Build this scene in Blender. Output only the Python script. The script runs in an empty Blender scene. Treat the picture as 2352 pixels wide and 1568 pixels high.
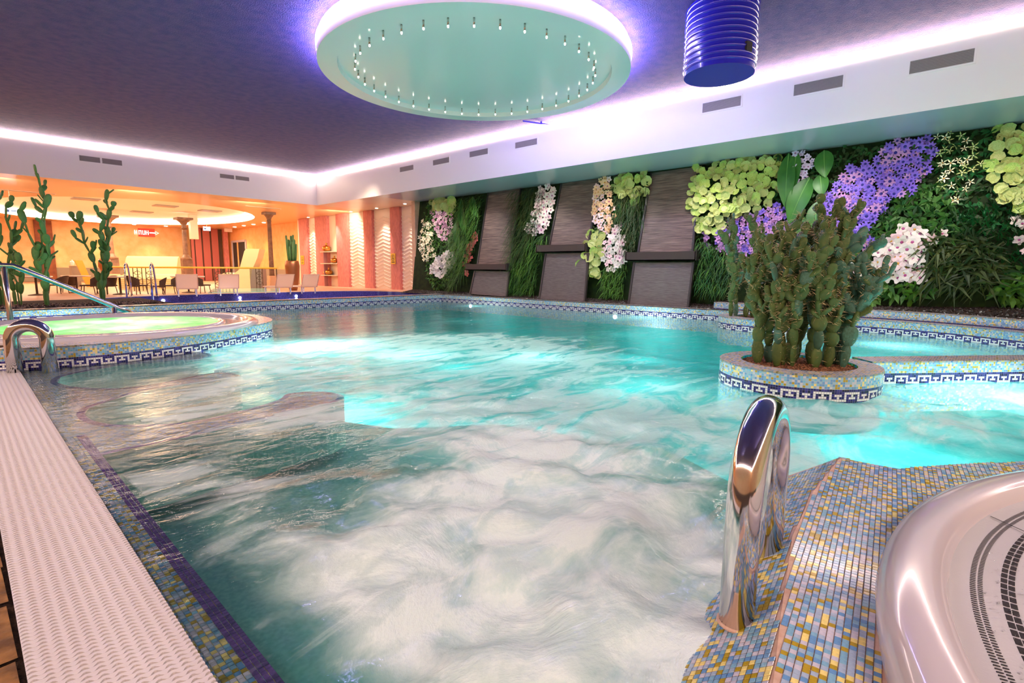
import bpy, math, random
from mathutils import Vector, Matrix, noise as mnoise
random.seed(7)
PI = math.pi
scn = bpy.context.scene
COL = scn.collection
# ---------------------------------------------------------------- camera, world, exposure
CAMH = 1.30
FPX = 1201.0
PITCH, YAW, ROLL = math.radians(7.767), math.radians(42.167), math.radians(0.457)
_fh = Vector((math.cos(YAW), math.sin(YAW), 0)); _rt = Vector((math.sin(YAW), -math.cos(YAW), 0)); _up = Vector((0, 0, 1))
_fw = _fh * math.cos(PITCH) - _up * math.sin(PITCH); _cu = _up * math.cos(PITCH) + _fh * math.sin(PITCH)
_r2 = _rt * math.cos(ROLL) + _cu * math.sin(ROLL); _u2 = _cu * math.cos(ROLL) - _rt * math.sin(ROLL)
cd = bpy.data.cameras.new('camera'); cam = bpy.data.objects.new('camera', cd); COL.objects.link(cam)
cd.sensor_width = 36; cd.lens = FPX / 2352 * 36; cd.clip_end = 200; cd.clip_start = 0.02
M = Matrix((( _r2.x, _u2.x, -_fw.x, 0), (_r2.y, _u2.y, -_fw.y, 0), (_r2.z, _u2.z, -_fw.z, CAMH), (0, 0, 0, 1)))
cam.matrix_world = M
scn.camera = cam
scn.view_settings.view_transform = 'Standard'; scn.view_settings.look = 'None'
scn.view_settings.gamma = 1; scn.view_settings.use_curve_mapping = False
scn.view_settings.exposure = 0.05
cy = scn.cycles; cy.max_bounces = 7; cy.diffuse_bounces = 4; cy.glossy_bounces = 3; cy.transmission_bounces = 4; cy.transparent_max_bounces = 8; cy.caustics_reflective = False; cy.caustics_refractive = False; cy.sample_clamp_indirect = 8
w = bpy.data.worlds.new('world'); scn.world = w; w.use_nodes = True
w.node_tree.nodes['Background'].inputs[0].default_value = (1.0, 0.86, 0.78, 1)
w.node_tree.nodes['Background'].inputs[1].default_value = 0.5

C0 = Vector((0, 0, CAMH))
def ray(px, py): return _fw * FPX + _r2 * (px - 1176) - _u2 * (py - 784)
def at(px, py, z=0.0):          # photo pixel -> point on the horizontal plane z
    d = ray(px, py); return C0 + d * ((z - CAMH) / d.z)
def atX(px, py, X):
    d = ray(px, py); return C0 + d * (X / d.x)
def atY(px, py, Y):
    d = ray(px, py); return C0 + d * (Y / d.y)
WX0, WK = 14.95, 0.12            # planted wall leans back: X = WX0 + WK*(z-.25)
def atW(px, py, off=0.0, x0=WX0, k=WK):
    d = ray(px, py); n = Vector((1, 0, -k)); c = x0 - off - k * 0.25
    return C0 + d * ((c - n.dot(C0)) / n.dot(d))
# key dimensions
ZC, ZT = 4.40, 5.82             # low soffit, high ceiling
XF, YF = 13.163, 25.0           # fascia planes
DZ = 0.28                        # coping / deck height beyond the pool

# ---------------------------------------------------------------- lights
def lamp(kind, name, loc, energy, color, size=0.1, to=None, spot=None, blend=0.5, sizey=None):
    l = bpy.data.lights.new(name, kind); o = bpy.data.objects.new(name, l); COL.objects.link(o)
    o.location = loc; l.energy = energy; l.color = color
    if kind == 'AREA':
        l.size = size
        if sizey: l.shape = 'RECTANGLE'; l.size_y = sizey
    elif kind in ('POINT', 'SPOT'): l.shadow_soft_size = size
    o.visible_camera = False
    if name in ('underwater_light', 'canopy_or_fill_light'): o.visible_glossy = False
    if spot: l.spot_size = math.radians(spot); l.spot_blend = blend
    if to is not None:
        o.rotation_euler = (Vector(to) - Vector(loc)).to_track_quat('-Z', 'Y').to_euler()
    return o
WARM = (1.0, 0.72, 0.44)
# spots for the canopy's tube lights, then area fill lamps added out of view
for k in range(6):
    a_ = PI*k/3; lamp('SPOT', 'canopy_or_fill_light', (8.33+2.5*math.cos(a_), 8.63+2.5*math.sin(a_), 5.3), 260, (1.0, .90, .82), .25, (8.33+3.2*math.cos(a_), 8.63+3.2*math.sin(a_), 0), 120, .8)
lamp('AREA', 'canopy_or_fill_light', (0.5, -3.5, 5.7), 640, (1.0, .86, .80), 3.5, (2.5, 1.5, 0))
lamp('AREA', 'canopy_or_fill_light', (-3.5, 5.5, 5.7), 620, (1.0, .86, .78), 3.0, (1.5, 6, 0))
for x in (5.5, 8.5, 11.2, 13.2): lamp('SPOT', 'lounger_fill_light', (x-1.0, 19.0, 5.6), 800, (1, .80, .60), .2, (x, 23.2, .5), 62, .8)  # unseen spots added under the hall ceiling to brighten the loungers
# warm down-lights washing the pink and white wall
for px, py in ((708, 500), (763/6.03+680+10, 497), (806, 486), (865, 478), (930, 468)):
    p = at(px, py, ZC - 0.02); p.x = 15.35
    lamp('SPOT', 'wall_wash_light', p, 330, (1.0, 0.82, 0.66), 0.05, (16.2, p.y, 1.6), 62, 0.7)
# warm lounge lights
for x, y, e in ((8, 38, 900), (3, 40, 500), (13, 34, 400), (13.5, 43, 500), (7, 30, 300), (-2, 36, 400)):
    lamp('AREA', 'lounge_or_fill_light', (x, y, ZC - 0.05), e * 0.52, WARM, 1.6, (x, y, 0))
for x in (1.5, 6, 10.5, 15): lamp('AREA', 'lounge_or_fill_light', (x, 26.2, 4.3), 150, (1, .78, .55), 1.2, (x+1, 31, .5))  # fill lamps added at the soffit front to light the couch faces
for x in (2.5, 5.5, 8.5, 11.5): lamp('SPOT', 'lounge_wash_light', (x, 46.2, 4.35), 260, (1, .72, .36), .06, (x, 47.6, 1.5), 60, .8)
for y in (36, 39.5, 43): lamp('SPOT', 'lounge_wash_light', (15.6, y, 4.35), 220, (1, .66, .28), .06, (16.8, y, 1.5), 60, .8)
# lights washing the planted wall, recessed in the soffit
for y in (0.5, 3.2, 6.0, 9.0, 12.2, 15.4, 18.2):
    lamp('SPOT', 'plant_light', (13.75, y, ZC - 0.03), 230, (1.0, 0.93, 0.86), 0.08, (15.0, y, 1.4), 105, 0.9)
# under-water lamps
UW = (0.75, 1.0, 1.0)
for p, e in (((4.35, 8.3, -.35), 240), ((9.0, 1.0, -.4), 260), ((7.6, -.6, -.4), 240), ((11.6, 1.2, -.4), 110), ((13.6, 7.2, -.35), 60), ((13.2, 13.8, -.35), 50),
             ((6.0, 5.0, -.5), 70), ((9.5, 5.5, -.5), 60), ((9.0, 10.0, -.5), 55), ((5.6, 12.8, -.5), 40), ((2.0, 15.8, -.3), 90), ((5.6, 2.8, -.5), 50), ((4.9, 6.4, -.45), 50)):
    lamp('POINT', 'underwater_light', p, e, UW, 0.15)
for px, py in ((365, 690), (545, 684), (690, 677)):
    p = at(px, py, 0.22); lamp('POINT', 'underwater_light', (p.x, p.y + 1.0, 0.05), 12, (.7, .85, 1), 0.08)

# ---------------------------------------------------------------- materials
MATS = {}
def newmat(name):
    m = bpy.data.materials.new(name); m.use_nodes = True
    nt = m.node_tree; b = nt.nodes['Principled BSDF']; MATS[name] = m
    return m, nt, b
def L(nt, a, b): nt.links.new(a, b)
def rgba(c): return (c[0], c[1], c[2], 1)
def srgb(r, g, b):
    f = lambda c: (c/255/12.92) if c/255 <= 0.04045 else ((c/255+0.055)/1.055)**2.4
    return (f(r), f(g), f(b))
def pmat(name, col, rough=0.5, metal=0.0, spec=0.5, noise=None, bump=None, coat=0, emit=None, alpha=None, trans=0):
    m, nt, b = newmat(name)
    b.inputs['Base Color'].default_value = rgba(col); b.inputs['Roughness'].default_value = rough
    b.inputs['Metallic'].default_value = metal; b.inputs['Specular IOR Level'].default_value = spec
    b.inputs['Coat Weight'].default_value = coat
    if trans: b.inputs['Transmission Weight'].default_value = trans
    if emit: b.inputs['Emission Color'].default_value = rgba(emit[0]); b.inputs['Emission Strength'].default_value = emit[1]
    if noise or bump:
        tc = nt.nodes.new('ShaderNodeTexCoord')
    if noise:   # (scale, colour2, detail)
        n = nt.nodes.new('ShaderNodeTexNoise'); n.inputs['Scale'].default_value = noise[0]; n.inputs['Detail'].default_value = noise[2] if len(noise) > 2 else 4
        mp = nt.nodes.new('ShaderNodeMapping')
        if len(noise) > 3: mp.inputs['Scale'].default_value = noise[3]
        L(nt, tc.outputs['Object'], mp.inputs['Vector']); L(nt, mp.outputs[0], n.inputs['Vector'])
        cr = nt.nodes.new('ShaderNodeValToRGB'); cr.color_ramp.elements[0].position = .35; cr.color_ramp.elements[1].position = .65
        cr.color_ramp.elements[0].color = rgba(col); cr.color_ramp.elements[1].color = rgba(noise[1])
        L(nt, n.outputs['Fac'], cr.inputs[0]); L(nt, cr.outputs[0], b.inputs['Base Color'])
    if bump:    # (scale, strength, distance, stretch)
        n = nt.nodes.new('ShaderNodeTexNoise'); n.inputs['Scale'].default_value = bump[0]; n.inputs['Detail'].default_value = 3
        mp = nt.nodes.new('ShaderNodeMapping')
        if len(bump) > 3: mp.inputs['Scale'].default_value = bump[3]
        L(nt, tc.outputs['Object'], mp.inputs['Vector']); L(nt, mp.outputs[0], n.inputs['Vector'])
        bp = nt.nodes.new('ShaderNodeBump'); bp.inputs['Strength'].default_value = bump[1]; bp.inputs['Distance'].default_value = bump[2]
        L(nt, n.outputs['Fac'], bp.inputs['Height']); L(nt, bp.outputs[0], b.inputs['Normal'])
    return m
TILE = 0.025
BLUE, LBLUE, LILAC, CREAM, OLIVE, AQUA = srgb(106, 148, 192), srgb(152, 182, 198), srgb(200, 194, 202), srgb(238, 212, 130), srgb(178, 148, 42), srgb(120, 180, 205)
def mosaic(name, cols, grout, tile=TILE, rough=0.12, lift=1.0):
    """square glass mosaic from the UVs (metres): one random colour per tile, grout between"""
    m, nt, b = newmat(name)
    uv = nt.nodes.new('ShaderNodeUVMap'); sc = nt.nodes.new('ShaderNodeVectorMath'); sc.operation = 'SCALE'; sc.inputs['Scale'].default_value = 1 / tile
    fl = nt.nodes.new('ShaderNodeVectorMath'); fl.operation = 'FLOOR'; fr = nt.nodes.new('ShaderNodeVectorMath'); fr.operation = 'FRACTION'
    L(nt, uv.outputs[0], sc.inputs[0]); L(nt, sc.outputs[0], fl.inputs[0]); L(nt, sc.outputs[0], fr.inputs[0])
    wn = nt.nodes.new('ShaderNodeTexWhiteNoise'); wn.noise_dimensions = '2D'; L(nt, fl.outputs[0], wn.inputs['Vector'])
    cr = nt.nodes.new('ShaderNodeValToRGB'); cr.color_ramp.interpolation = 'CONSTANT'
    pos = 0; els = cr.color_ramp.elements
    for i, (c, wgt) in enumerate(cols):
        e = els[0] if i == 0 else (els[1] if i == 1 else els.new(pos))
        e.position = pos; e.color = rgba([min(1, v*lift) for v in c]); pos += wgt
    L(nt, wn.outputs['Value'], cr.inputs[0])
    sx = nt.nodes.new('ShaderNodeSeparateXYZ'); L(nt, fr.outputs[0], sx.inputs[0])
    def m1(op, a, bval=None, c=None):
        n = nt.nodes.new('ShaderNodeMath'); n.operation = op
        if hasattr(a, 'links') or hasattr(a, 'is_linked'): L(nt, a, n.inputs[0])
        else: n.inputs[0].default_value = a
        if bval is not None:
            if hasattr(bval, 'is_linked'): L(nt, bval, n.inputs[1])
            else: n.inputs[1].default_value = bval
        return n.outputs[0]
    ax = m1('ABSOLUTE', m1('SUBTRACT', sx.outputs[0], .5)); ay = m1('ABSOLUTE', m1('SUBTRACT', sx.outputs[1], .5))
    g = m1('GREATER_THAN', m1('MAXIMUM', ax, ay), .455)
    mx = nt.nodes.new('ShaderNodeMix'); mx.data_type = 'RGBA'; L(nt, g, mx.inputs[0]); L(nt, cr.outputs[0], mx.inputs[6]); mx.inputs[7].default_value = rgba(grout)
    L(nt, mx.outputs[2], b.inputs['Base Color'])
    rr = nt.nodes.new('ShaderNodeMath'); rr.operation = 'MULTIPLY_ADD'; L(nt, g, rr.inputs[0]); rr.inputs[1].default_value = .6; rr.inputs[2].default_value = rough; L(nt, rr.outputs[0], b.inputs['Roughness'])
    bp = nt.nodes.new('ShaderNodeBump'); bp.inputs['Strength'].default_value = .5; bp.inputs['Distance'].default_value = .002; bp.invert = True
    L(nt, g, bp.inputs['Height']); L(nt, bp.outputs[0], b.inputs['Normal'])
    return m
GROUT = srgb(205, 170, 150)
FIELD = [(BLUE, .22), (AQUA, .18), (LBLUE, .22), (LILAC, .16), (CREAM, .12), (OLIVE, .10)]
m_field = mosaic('mosaic_field', FIELD, srgb(190, 185, 185))
m_top = mosaic('mosaic_top', [(LILAC, .3), (LBLUE, .2), (BLUE, .12), (srgb(225, 200, 190), .16), (CREAM, .12), (OLIVE, .1)], srgb(215, 190, 180), rough=.2)
NAVY, NAVY2 = srgb(38, 34, 100), srgb(58, 52, 130)
m_navy = mosaic('mosaic_navy', [(NAVY, .4), (NAVY2, .4), (srgb(24, 20, 60), .2)], srgb(120, 110, 140))
m_deepblue = mosaic('mosaic_deep_blue', [(srgb(60, 54, 134), .4), (srgb(76, 68, 150), .3), (srgb(48, 42, 110), .3)], srgb(90, 80, 140))
m_white_tile = pmat('white_tile', srgb(240, 232, 228), .15)
m_grout = pmat('grout', GROUT, .8, noise=(30, srgb(190, 150, 130)))
TCOL = [pmat('tile_' + n, c, .12, noise=(60, [min(1, v*.86) for v in c])) for n, c in (('blue', BLUE), ('aqua', srgb(130, 172, 196)), ('light_blue', srgb(165, 178, 198)), ('lilac', srgb(200, 192, 204)), ('cream', CREAM), ('olive', OLIVE))]
TW = [.2, .17, .22, .16, .125, .125]
m_purple_tile = pmat('tile_purple', srgb(104, 66, 132), .15, noise=(40, srgb(124, 84, 150)))
m_basin = pmat('basin_turquoise', (.05, .58, .56), .9, spec=0, noise=(1.2, (.03, .46, .46)))
m_bench = pmat('bench_mosaic', srgb(118, 158, 144), .9, spec=0, noise=(35, srgb(140, 176, 160)))
m_white = pmat('white_paint', (.86, .80, .75), .45)
m_satin = pmat('satin_soffit', (.54, .55, .55), .22, spec=.6)
m_tinted_soffit = pmat('lamp_tinted_soffit', (.80, .66, .50), .3, noise=(1.0, (.76, .60, .44)))  # warm light of the yellow lamps put into the soffit colour
m_disc = pmat('aqua_satin', (.76, .70, .68), .16, spec=.6)
m_ceil = pmat('ceiling_blue', (.042, .030, .19), .75, noise=(5, (.085, .048, .21), 6), bump=(48, .9, .03))
m_led = pmat('led_white', (1, 1, 1), .5, emit=((1.0, .77, .62), 46))
m_led_lilac = pmat('led_lilac', (1, 1, 1), .5, emit=((.46, .40, 1.0), 80))
m_led_warm = pmat('led_warm', (1, 1, 1), .5, emit=((1.0, .82, .60), 18))
m_steel = pmat('chrome', (.80, .78, .76), .09, metal=1, bump=(6, .08, .002, (1, 1, .3)))
m_steel_b = pmat('brushed_steel', (.62, .56, .50), .2, metal=1)
m_dark = pmat('dark_slot', (.03, .025, .025), .8)
m_grey_vent = pmat('vent_grey', srgb(150, 140, 135), .5)
m_grate = pmat('grate_plastic', srgb(216, 202, 198), .4, noise=(8, srgb(208, 192, 188)))
m_acrylic = pmat('acrylic_white', srgb(196, 182, 184), .12, coat=.4)
m_stone = pmat('brown_stone', srgb(160, 110, 60), .7, noise=(9, srgb(98, 66, 36), 8), bump=(14, .8, .02))
m_deck = pmat('beige_deck', srgb(222, 176, 148), .4, noise=(3, srgb(206, 160, 130)))
m_duct = pmat('duct_blue', srgb(34, 28, 165), .22, coat=.5, spec=.7)
m_pink = pmat('pink_plaster', srgb(214, 132, 124), .6, noise=(14, srgb(192, 112, 108), 6, (1, 1, .35)), bump=(22, .4, .01))
m_chev = pmat('chevron_white', srgb(238, 222, 208), .6)
m_yellow = pmat('yellow_wall', srgb(240, 184, 124), .7, noise=(3, srgb(232, 170, 106), 5), bump=(10, .3, .01))
m_yellow2 = pmat('sandstone_wall', srgb(246, 206, 156), .7, noise=(2.4, srgb(238, 190, 134), 6), bump=(8, .4, .02))
m_greyband = pmat('grey_dado', srgb(150, 138, 122), .5)
m_beige = pmat('beige_stone', srgb(214, 170, 138), .6, noise=(6, srgb(226, 186, 156), 5))
m_gold = pmat('gold_metal', srgb(196, 140, 70), .25, metal=1)
m_shelf = pmat('shelf_cream', srgb(236, 214, 190), .4)
m_sign_y = pmat('sign_yellow', srgb(232, 178, 40), .4)
m_black = pmat('black_paint', (.02, .02, .02), .5)
m_slate = pmat('slate_slab', srgb(74, 58, 54), .5, noise=(5, srgb(126, 104, 96), 10, (1, .35, 9)), bump=(5, .9, .02, (1, .6, 9)))
m_slate2 = pmat('slate_lower', srgb(104, 92, 90), .5, noise=(9, srgb(84, 72, 70), 8, (1, .5, 6)), bump=(5, .6, .015, (1, .6, 9)))
m_ledge = pmat('ledge_dark', srgb(58, 50, 50), .35)
m_soil = pmat('dark_soil', srgb(38, 26, 20), .9, noise=(14, srgb(62, 44, 34), 8), bump=(40, 1, .03))
m_bark = pmat('bark_chips', srgb(120, 78, 52), .9, noise=(60, srgb(88, 54, 34), 4), bump=(70, 1, .02))
m_pebble = pmat('black_pebbles', srgb(40, 32, 30), .35, noise=(12, srgb(70, 58, 52)))
m_pebble2 = pmat('pale_pebbles', srgb(150, 120, 104), .5, noise=(12, srgb(90, 66, 52)))
m_backing = pmat('moss_backing', srgb(22, 36, 12), .9, noise=(6, srgb(34, 54, 16)))
m_cactus = pmat('cactus_green', srgb(66, 96, 52), .5, noise=(9, srgb(84, 98, 48)))
m_cactus2 = pmat('cactus_blue_green', srgb(78, 116, 98), .5, noise=(9, srgb(64, 92, 70)))
m_cactus3 = pmat('cactus_olive', srgb(86, 96, 46), .55, noise=(9, srgb(64, 82, 40)))
m_cactus4 = pmat('cactus_tall_green', srgb(70, 116, 62), .5, noise=(5, srgb(92, 130, 66)))
m_spine = pmat('cactus_spine', srgb(206, 176, 130), .6)
m_wicker = pmat('wicker_brown', srgb(88, 64, 46), .6, noise=(60, srgb(62, 44, 32)))
m_tabletop = pmat('table_top', srgb(226, 200, 176), .3)
m_couch = pmat('couch_cream', srgb(246, 226, 170), .4)
m_lounger = pmat('lounger_sling', srgb(250, 226, 200), .6)
_m, _nt, _b = MATS['lounger_sling'], MATS['lounger_sling'].node_tree, MATS['lounger_sling'].node_tree.nodes['Principled BSDF']
_tl = _nt.nodes.new('ShaderNodeBsdfTranslucent'); _tl.inputs[0].default_value = rgba(srgb(250, 222, 190)); _mx = _nt.nodes.new('ShaderNodeMixShader'); _mx.inputs[0].default_value = .6
L(_nt, _b.outputs[0], _mx.inputs[1]); L(_nt, _tl.outputs[0], _mx.inputs[2]); L(_nt, _mx.outputs[0], _nt.nodes['Material Output'].inputs[0])
m_column = pmat('stone_column', srgb(128, 96, 74), .45, noise=(5, srgb(96, 70, 56), 6))
m_colbase = pmat('column_base', srgb(206, 168, 138), .5)
m_rail_y = pmat('rail_yellow', srgb(232, 178, 60), .35)
m_pot = pmat('bronze_pot', srgb(158, 100, 62), .3, metal=.6)
m_purplewall = pmat('purple_panel', srgb(172, 92, 88), .5)
m_red = pmat('red_sign', srgb(205, 40, 24), .4, emit=((.8, .05, .02), .6))
m_signglow = pmat('exit_glow', (.9, .95, 1), .4, emit=((.80, .90, 1.0), 5))
m_bulb = pmat('bulb_warm', (1, 1, 1), .4, emit=((1.0, .88, .7), 12))
m_uwlamp = pmat('lamp_cool', (1, 1, 1), .4, emit=((.85, .95, 1.0), 10))
m_greycab = pmat('cabinet_grey', srgb(150, 138, 128), .4)
m_aquafloor = pmat('aqua_water_floor', srgb(150, 205, 185), .15)

# ---------------------------------------------------------------- mesh helper
class MB:
    def __init__(s): s.v = []; s.f = []; s.m = []; s.uv = []; s.hasuv = False; s.col = None
    def vert(s, p): s.v.append(tuple(p)); return len(s.v) - 1
    def face(s, idx, mi=0, uv=None):
        s.f.append(tuple(idx)); s.m.append(mi)
        if uv: s.hasuv = True
        s.uv.append(uv if uv else [(0, 0)] * len(idx))
    def quad(s, a, b, c, d, mi=0, uv=None):
        n = len(s.v); s.v += [tuple(a), tuple(b), tuple(c), tuple(d)]; s.face((n, n+1, n+2, n+3), mi, uv)
    def poly(s, pts, mi=0, uv=None):
        n = len(s.v); s.v += [tuple(p) for p in pts]; s.face(range(n, n + len(pts)), mi, uv)
    def box(s, x0, x1, y0, y1, z0, z1, mi=0, T=None, top=None):
        P = [(x0,y0,z0),(x1,y0,z0),(x1,y1,z0),(x0,y1,z0),(x0,y0,z1),(x1,y0,z1),(x1,y1,z1),(x0,y1,z1)]
        if T: P = [T(p) for p in P]
        n = len(s.v); s.v += [tuple(p) for p in P]
        for k, q in enumerate(((0,3,2,1),(4,5,6,7),(0,1,5,4),(1,2,6,5),(2,3,7,6),(3,0,4,7))):
            s.face([n+i for i in q], top if (top is not None and k == 1) else mi)
    def hexa(s, P, mi=0):       # eight corners, bottom four then top four
        n = len(s.v); s.v += [tuple(p) for p in P]
        for q in ((0,3,2,1),(4,5,6,7),(0,1,5,4),(1,2,6,5),(2,3,7,6),(3,0,4,7)): s.face([n+i for i in q], mi)
    def prism(s, pts, z0, z1, mi=0, mtop=None, uvtop=False):
        n = len(pts); b = len(s.v); s.v += [(p[0], p[1], z0) for p in pts] + [(p[0], p[1], z1) for p in pts]
        for i in range(n):
            j = (i+1) % n; s.face((b+i, b+j, b+n+j, b+n+i), mi)
        s.face([b+n+i for i in range(n)], mtop if mtop is not None else mi, [(p[0], p[1]) for p in pts] if uvtop else None)
        s.face([b+n-1-i for i in range(n)], mi)
    def tube(s, path, r, seg=10, mi=0, caps=True):
        P = [Vector(p) for p in path]; R = r if isinstance(r, (list, tuple)) else [r] * len(P)
        t = (P[1]-P[0]).normalized(); u = t.orthogonal().normalized(); rings = []
        for i, p in enumerate(P):
            a = (P[min(i+1, len(P)-1)] - P[max(i-1, 0)])
            t = a.normalized() if a.length > 1e-9 else t
            u = (u - t * u.dot(t)).normalized(); v = t.cross(u)
            rings.append([s.vert(p + (u*math.cos(2*PI*k/seg) + v*math.sin(2*PI*k/seg))*R[i]) for k in range(seg)])
        for a, b in zip(rings, rings[1:]):
            for k in range(seg):
                j = (k+1) % seg; s.face((a[k], a[j], b[j], b[k]), mi)
        if caps: s.face(rings[0][::-1], mi); s.face(rings[-1], mi)
    def lathe(s, prof, c=(0,0,0), seg=24, mi=0, sx=1, sy=1, caps=True, a0=0, a1=2*PI):
        full = abs(a1-a0-2*PI) < 1e-6; n = seg if full else seg+1; rings = []
        for r, z in prof:
            rings.append([s.vert((c[0]+r*sx*math.cos(a0+(a1-a0)*k/seg), c[1]+r*sy*math.sin(a0+(a1-a0)*k/seg), c[2]+z)) for k in range(n)])
        for a, b in zip(rings, rings[1:]):
            for k in range(seg):
                j = (k+1) % n; s.face((a[k], a[j], b[j], b[k]), mi)
        if caps and full: s.face(rings[0][::-1], mi); s.face(rings[-1], mi)
    def mesh(s, name, mats, smooth=False):
        me = bpy.data.meshes.new(name); me.from_pydata(s.v, [], s.f)
        for m in (mats if isinstance(mats, (list, tuple)) else [mats]): me.materials.append(m)
        me.polygons.foreach_set('material_index', s.m)
        if smooth: me.polygons.foreach_set('use_smooth', [True] * len(s.f))
        if s.hasuv:
            ul = me.uv_layers.new(name='UVMap'); flat = [c for f in s.uv for uv in f for c in uv]
            ul.data.foreach_set('uv', flat)
        me.update(); return me
def link(name, me, parent=None):
    o = bpy.data.objects.new(name, me); COL.objects.link(o)
    if parent: o.parent = parent
    return o
def obj(name, mb, mats, parent=None, smooth=False): return link(name, mb.mesh(name, mats, smooth), parent)
def tag(o, label=None, cat=None, group=None, kind=None):
    if label: o['label'] = label
    if cat: o['category'] = cat
    if group: o['group'] = group
    if kind: o['kind'] = kind
    return o
def thing(name, label, cat, loc=(0,0,0), rz=0, group=None, kind=None):
    o = bpy.data.objects.new(name, None); COL.objects.link(o); o.location = loc; o.rotation_euler = (0, 0, rz)
    return tag(o, label, cat, group, kind)
def struct(name, mb, mats, parent=None, smooth=False):
    o = obj(name, mb, mats, parent, smooth)
    if not parent: o['kind'] = 'structure'
    return o
def copy_tree(o, parent=None):
    c = o.copy(); COL.objects.link(c); c.parent = parent
    for ch in list(o.children): copy_tree(ch, c)
    return c
def circ(cx, cy, r, n=48, a0=0, a1=2*PI, close=False):
    return [(cx + r*math.cos(a0+(a1-a0)*i/(n if not close else n)), cy + r*math.sin(a0+(a1-a0)*i/n)) for i in range(n + (1 if close else 0))]
def smooth_path(pts, n=8):
    """Catmull-Rom through 2-D points"""
    P = [Vector((p[0], p[1], 0)) for p in pts]; out = []
    for i in range(len(P)-1):
        a, b, c, d = P[max(i-1,0)], P[i], P[i+1], P[min(i+2,len(P)-1)]
        for k in range(n):
            t = k/n; q = .5*((2*b)+(c-a)*t+(2*a-5*b+4*c-d)*t*t+(3*b-a-3*c+d)*t*t*t); out.append((q.x, q.y))
    out.append((P[-1].x, P[-1].y)); return out
def inpoly(x, y, P):
    c = False; n = len(P); j = n-1
    for i in range(n):
        if (P[i][1] > y) != (P[j][1] > y) and x < (P[j][0]-P[i][0])*(y-P[i][1])/(P[j][1]-P[i][1])+P[i][0]: c = not c
        j = i
    return c
# ---- mosaic curb: wall band along a path, with a meander border
CELLS = []
_arch = {1: [0,1,2,3,4,5,6], 2: [0,3,6], 3: [0,2,3,4,6], 4: [0,6]}
_cup = {2: [8,9,10], 3: [9], 4: [6,7,8,9,10,11,12]}
for r, cs in _arch.items(): CELLS += [(c, r) for c in cs]
for r, cs in _cup.items(): CELLS += [(c % 12, r) for c in cs if (c % 12, r) not in CELLS]
def path_len(path):
    s = [0]
    for a, b in zip(path, path[1:]): s.append(s[-1] + math.hypot(b[0]-a[0], b[1]-a[1]))
    return s
def on_path(path, S, u):
    u = max(0, min(S[-1]-1e-6, u)); lo, hi = 0, len(S)-1
    while hi-lo > 1:
        m = (lo+hi)//2
        if S[m] <= u: lo = m
        else: hi = m
    a, b = path[lo], path[lo+1]; l = S[lo+1]-S[lo]; t = (u-S[lo])/l
    return (a[0]+(b[0]-a[0])*t, a[1]+(b[1]-a[1])*t, (b[1]-a[1])/l, -(b[0]-a[0])/l)
def curb_face(root, path, ztop, side=1, meander=True, zbot=-.35, T=TILE):
    """side=+1: the visible face looks to the right of the path direction"""
    S = path_len(path); zb = 5*T - .004 if meander else 0
    f = MB(); nb = MB(); w = MB()
    for a, b, u0, u1 in zip(path, path[1:], S, S[1:]):
        f.quad((*a, zb), (*b, zb), (*b, ztop), (*a, ztop), 0, [(u0, zb), (u1, zb), (u1, ztop), (u0, ztop)])
        if meander:
            nb.quad((*a, -T), (*b, -T), (*b, zb), (*a, zb), 0, [(u0, -T), (u1, -T), (u1, zb), (u0, zb)])
            f.quad((*a, zbot), (*b, zbot), (*b, -T), (*a, -T), 0, [(u0, zbot), (u1, zbot), (u1, -T), (u0, -T)])
        else:
            f.quad((*a, zbot), (*b, zbot), (*b, 0), (*a, 0), 0, [(u0, zbot), (u1, zbot), (u1, 0), (u0, 0)])
    obj('field_mosaic', f, m_field, root)
    if meander:
        obj('dark_border', nb, m_navy, root)
        nper = int(S[-1] / (12*T)) + 1; g = T*.05
        for k in range(nper):
            for c, r in CELLS:
                u = (k*12 + c) * T
                if u + T > S[-1]: continue
                x0, y0, nx, ny = on_path(path, S, u + g); x1, y1, _, _ = on_path(path, S, u + T - g)
                o = .003*side; z1 = (5-r)*T - g - .004; z0 = (4-r)*T + g - .004
                w.quad((x0+nx*o, y0+ny*o, z0), (x1+nx*o, y1+ny*o, z0), (x1+nx*o, y1+ny*o, z1), (x0+nx*o, y0+ny*o, z1))
        o = obj('meander_border', w, m_white_tile, root); o['kind'] = 'stuff'; o['label'] = 'white greek key border tiles'
def curb_top(root, outer, inner, z, name='coping', mat=None):
    t = MB()
    for i in range(len(outer)-1):
        a, b, c, d = outer[i], outer[i+1], inner[i+1], inner[i]
        t.quad((*a, z), (*b, z), (*c, z), (*d, z), 0, [a, b, c, d])
        t.quad((*a, z-.02), (*b, z-.02), (*b, z), (*a, z), 0, [a, b, b, a])
    return obj(name, t, mat or m_top, root)
# ================================================================ ROOM
X0, Y0 = -7.0, -7.0     # the hall goes on behind the camera
b = MB(); b.box(X0, XF+.3, Y0, YF+.3, ZT, ZT+.1); struct('ceiling', b, m_ceil)
# right-hand lowered soffit with its white fascia
b = MB()
b.quad((XF, Y0, ZC), (XF, YF, ZC), (XF, YF, 5.62), (XF, Y0, 5.62))
b.quad((XF, Y0, 5.62), (XF, YF, 5.62), (XF+.10, YF+.10, 5.62), (XF+.10, Y0, 5.62))
b.quad((XF+.10, Y0, 5.62), (XF+.10, YF+.10, 5.62), (XF+.10, YF+.10, ZT), (XF+.10, Y0, ZT))
struct('trim_1', b, m_white)
b = MB(); b.box(XF+.004, 17.6, Y0, 19.9, ZC, ZC+.12); struct('ceiling', b, m_satin)
b = MB(); b.box(XF+.004, 17.6, 19.9, YF, ZC, ZC+.12); struct('ceiling', b, m_tinted_soffit)
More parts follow.
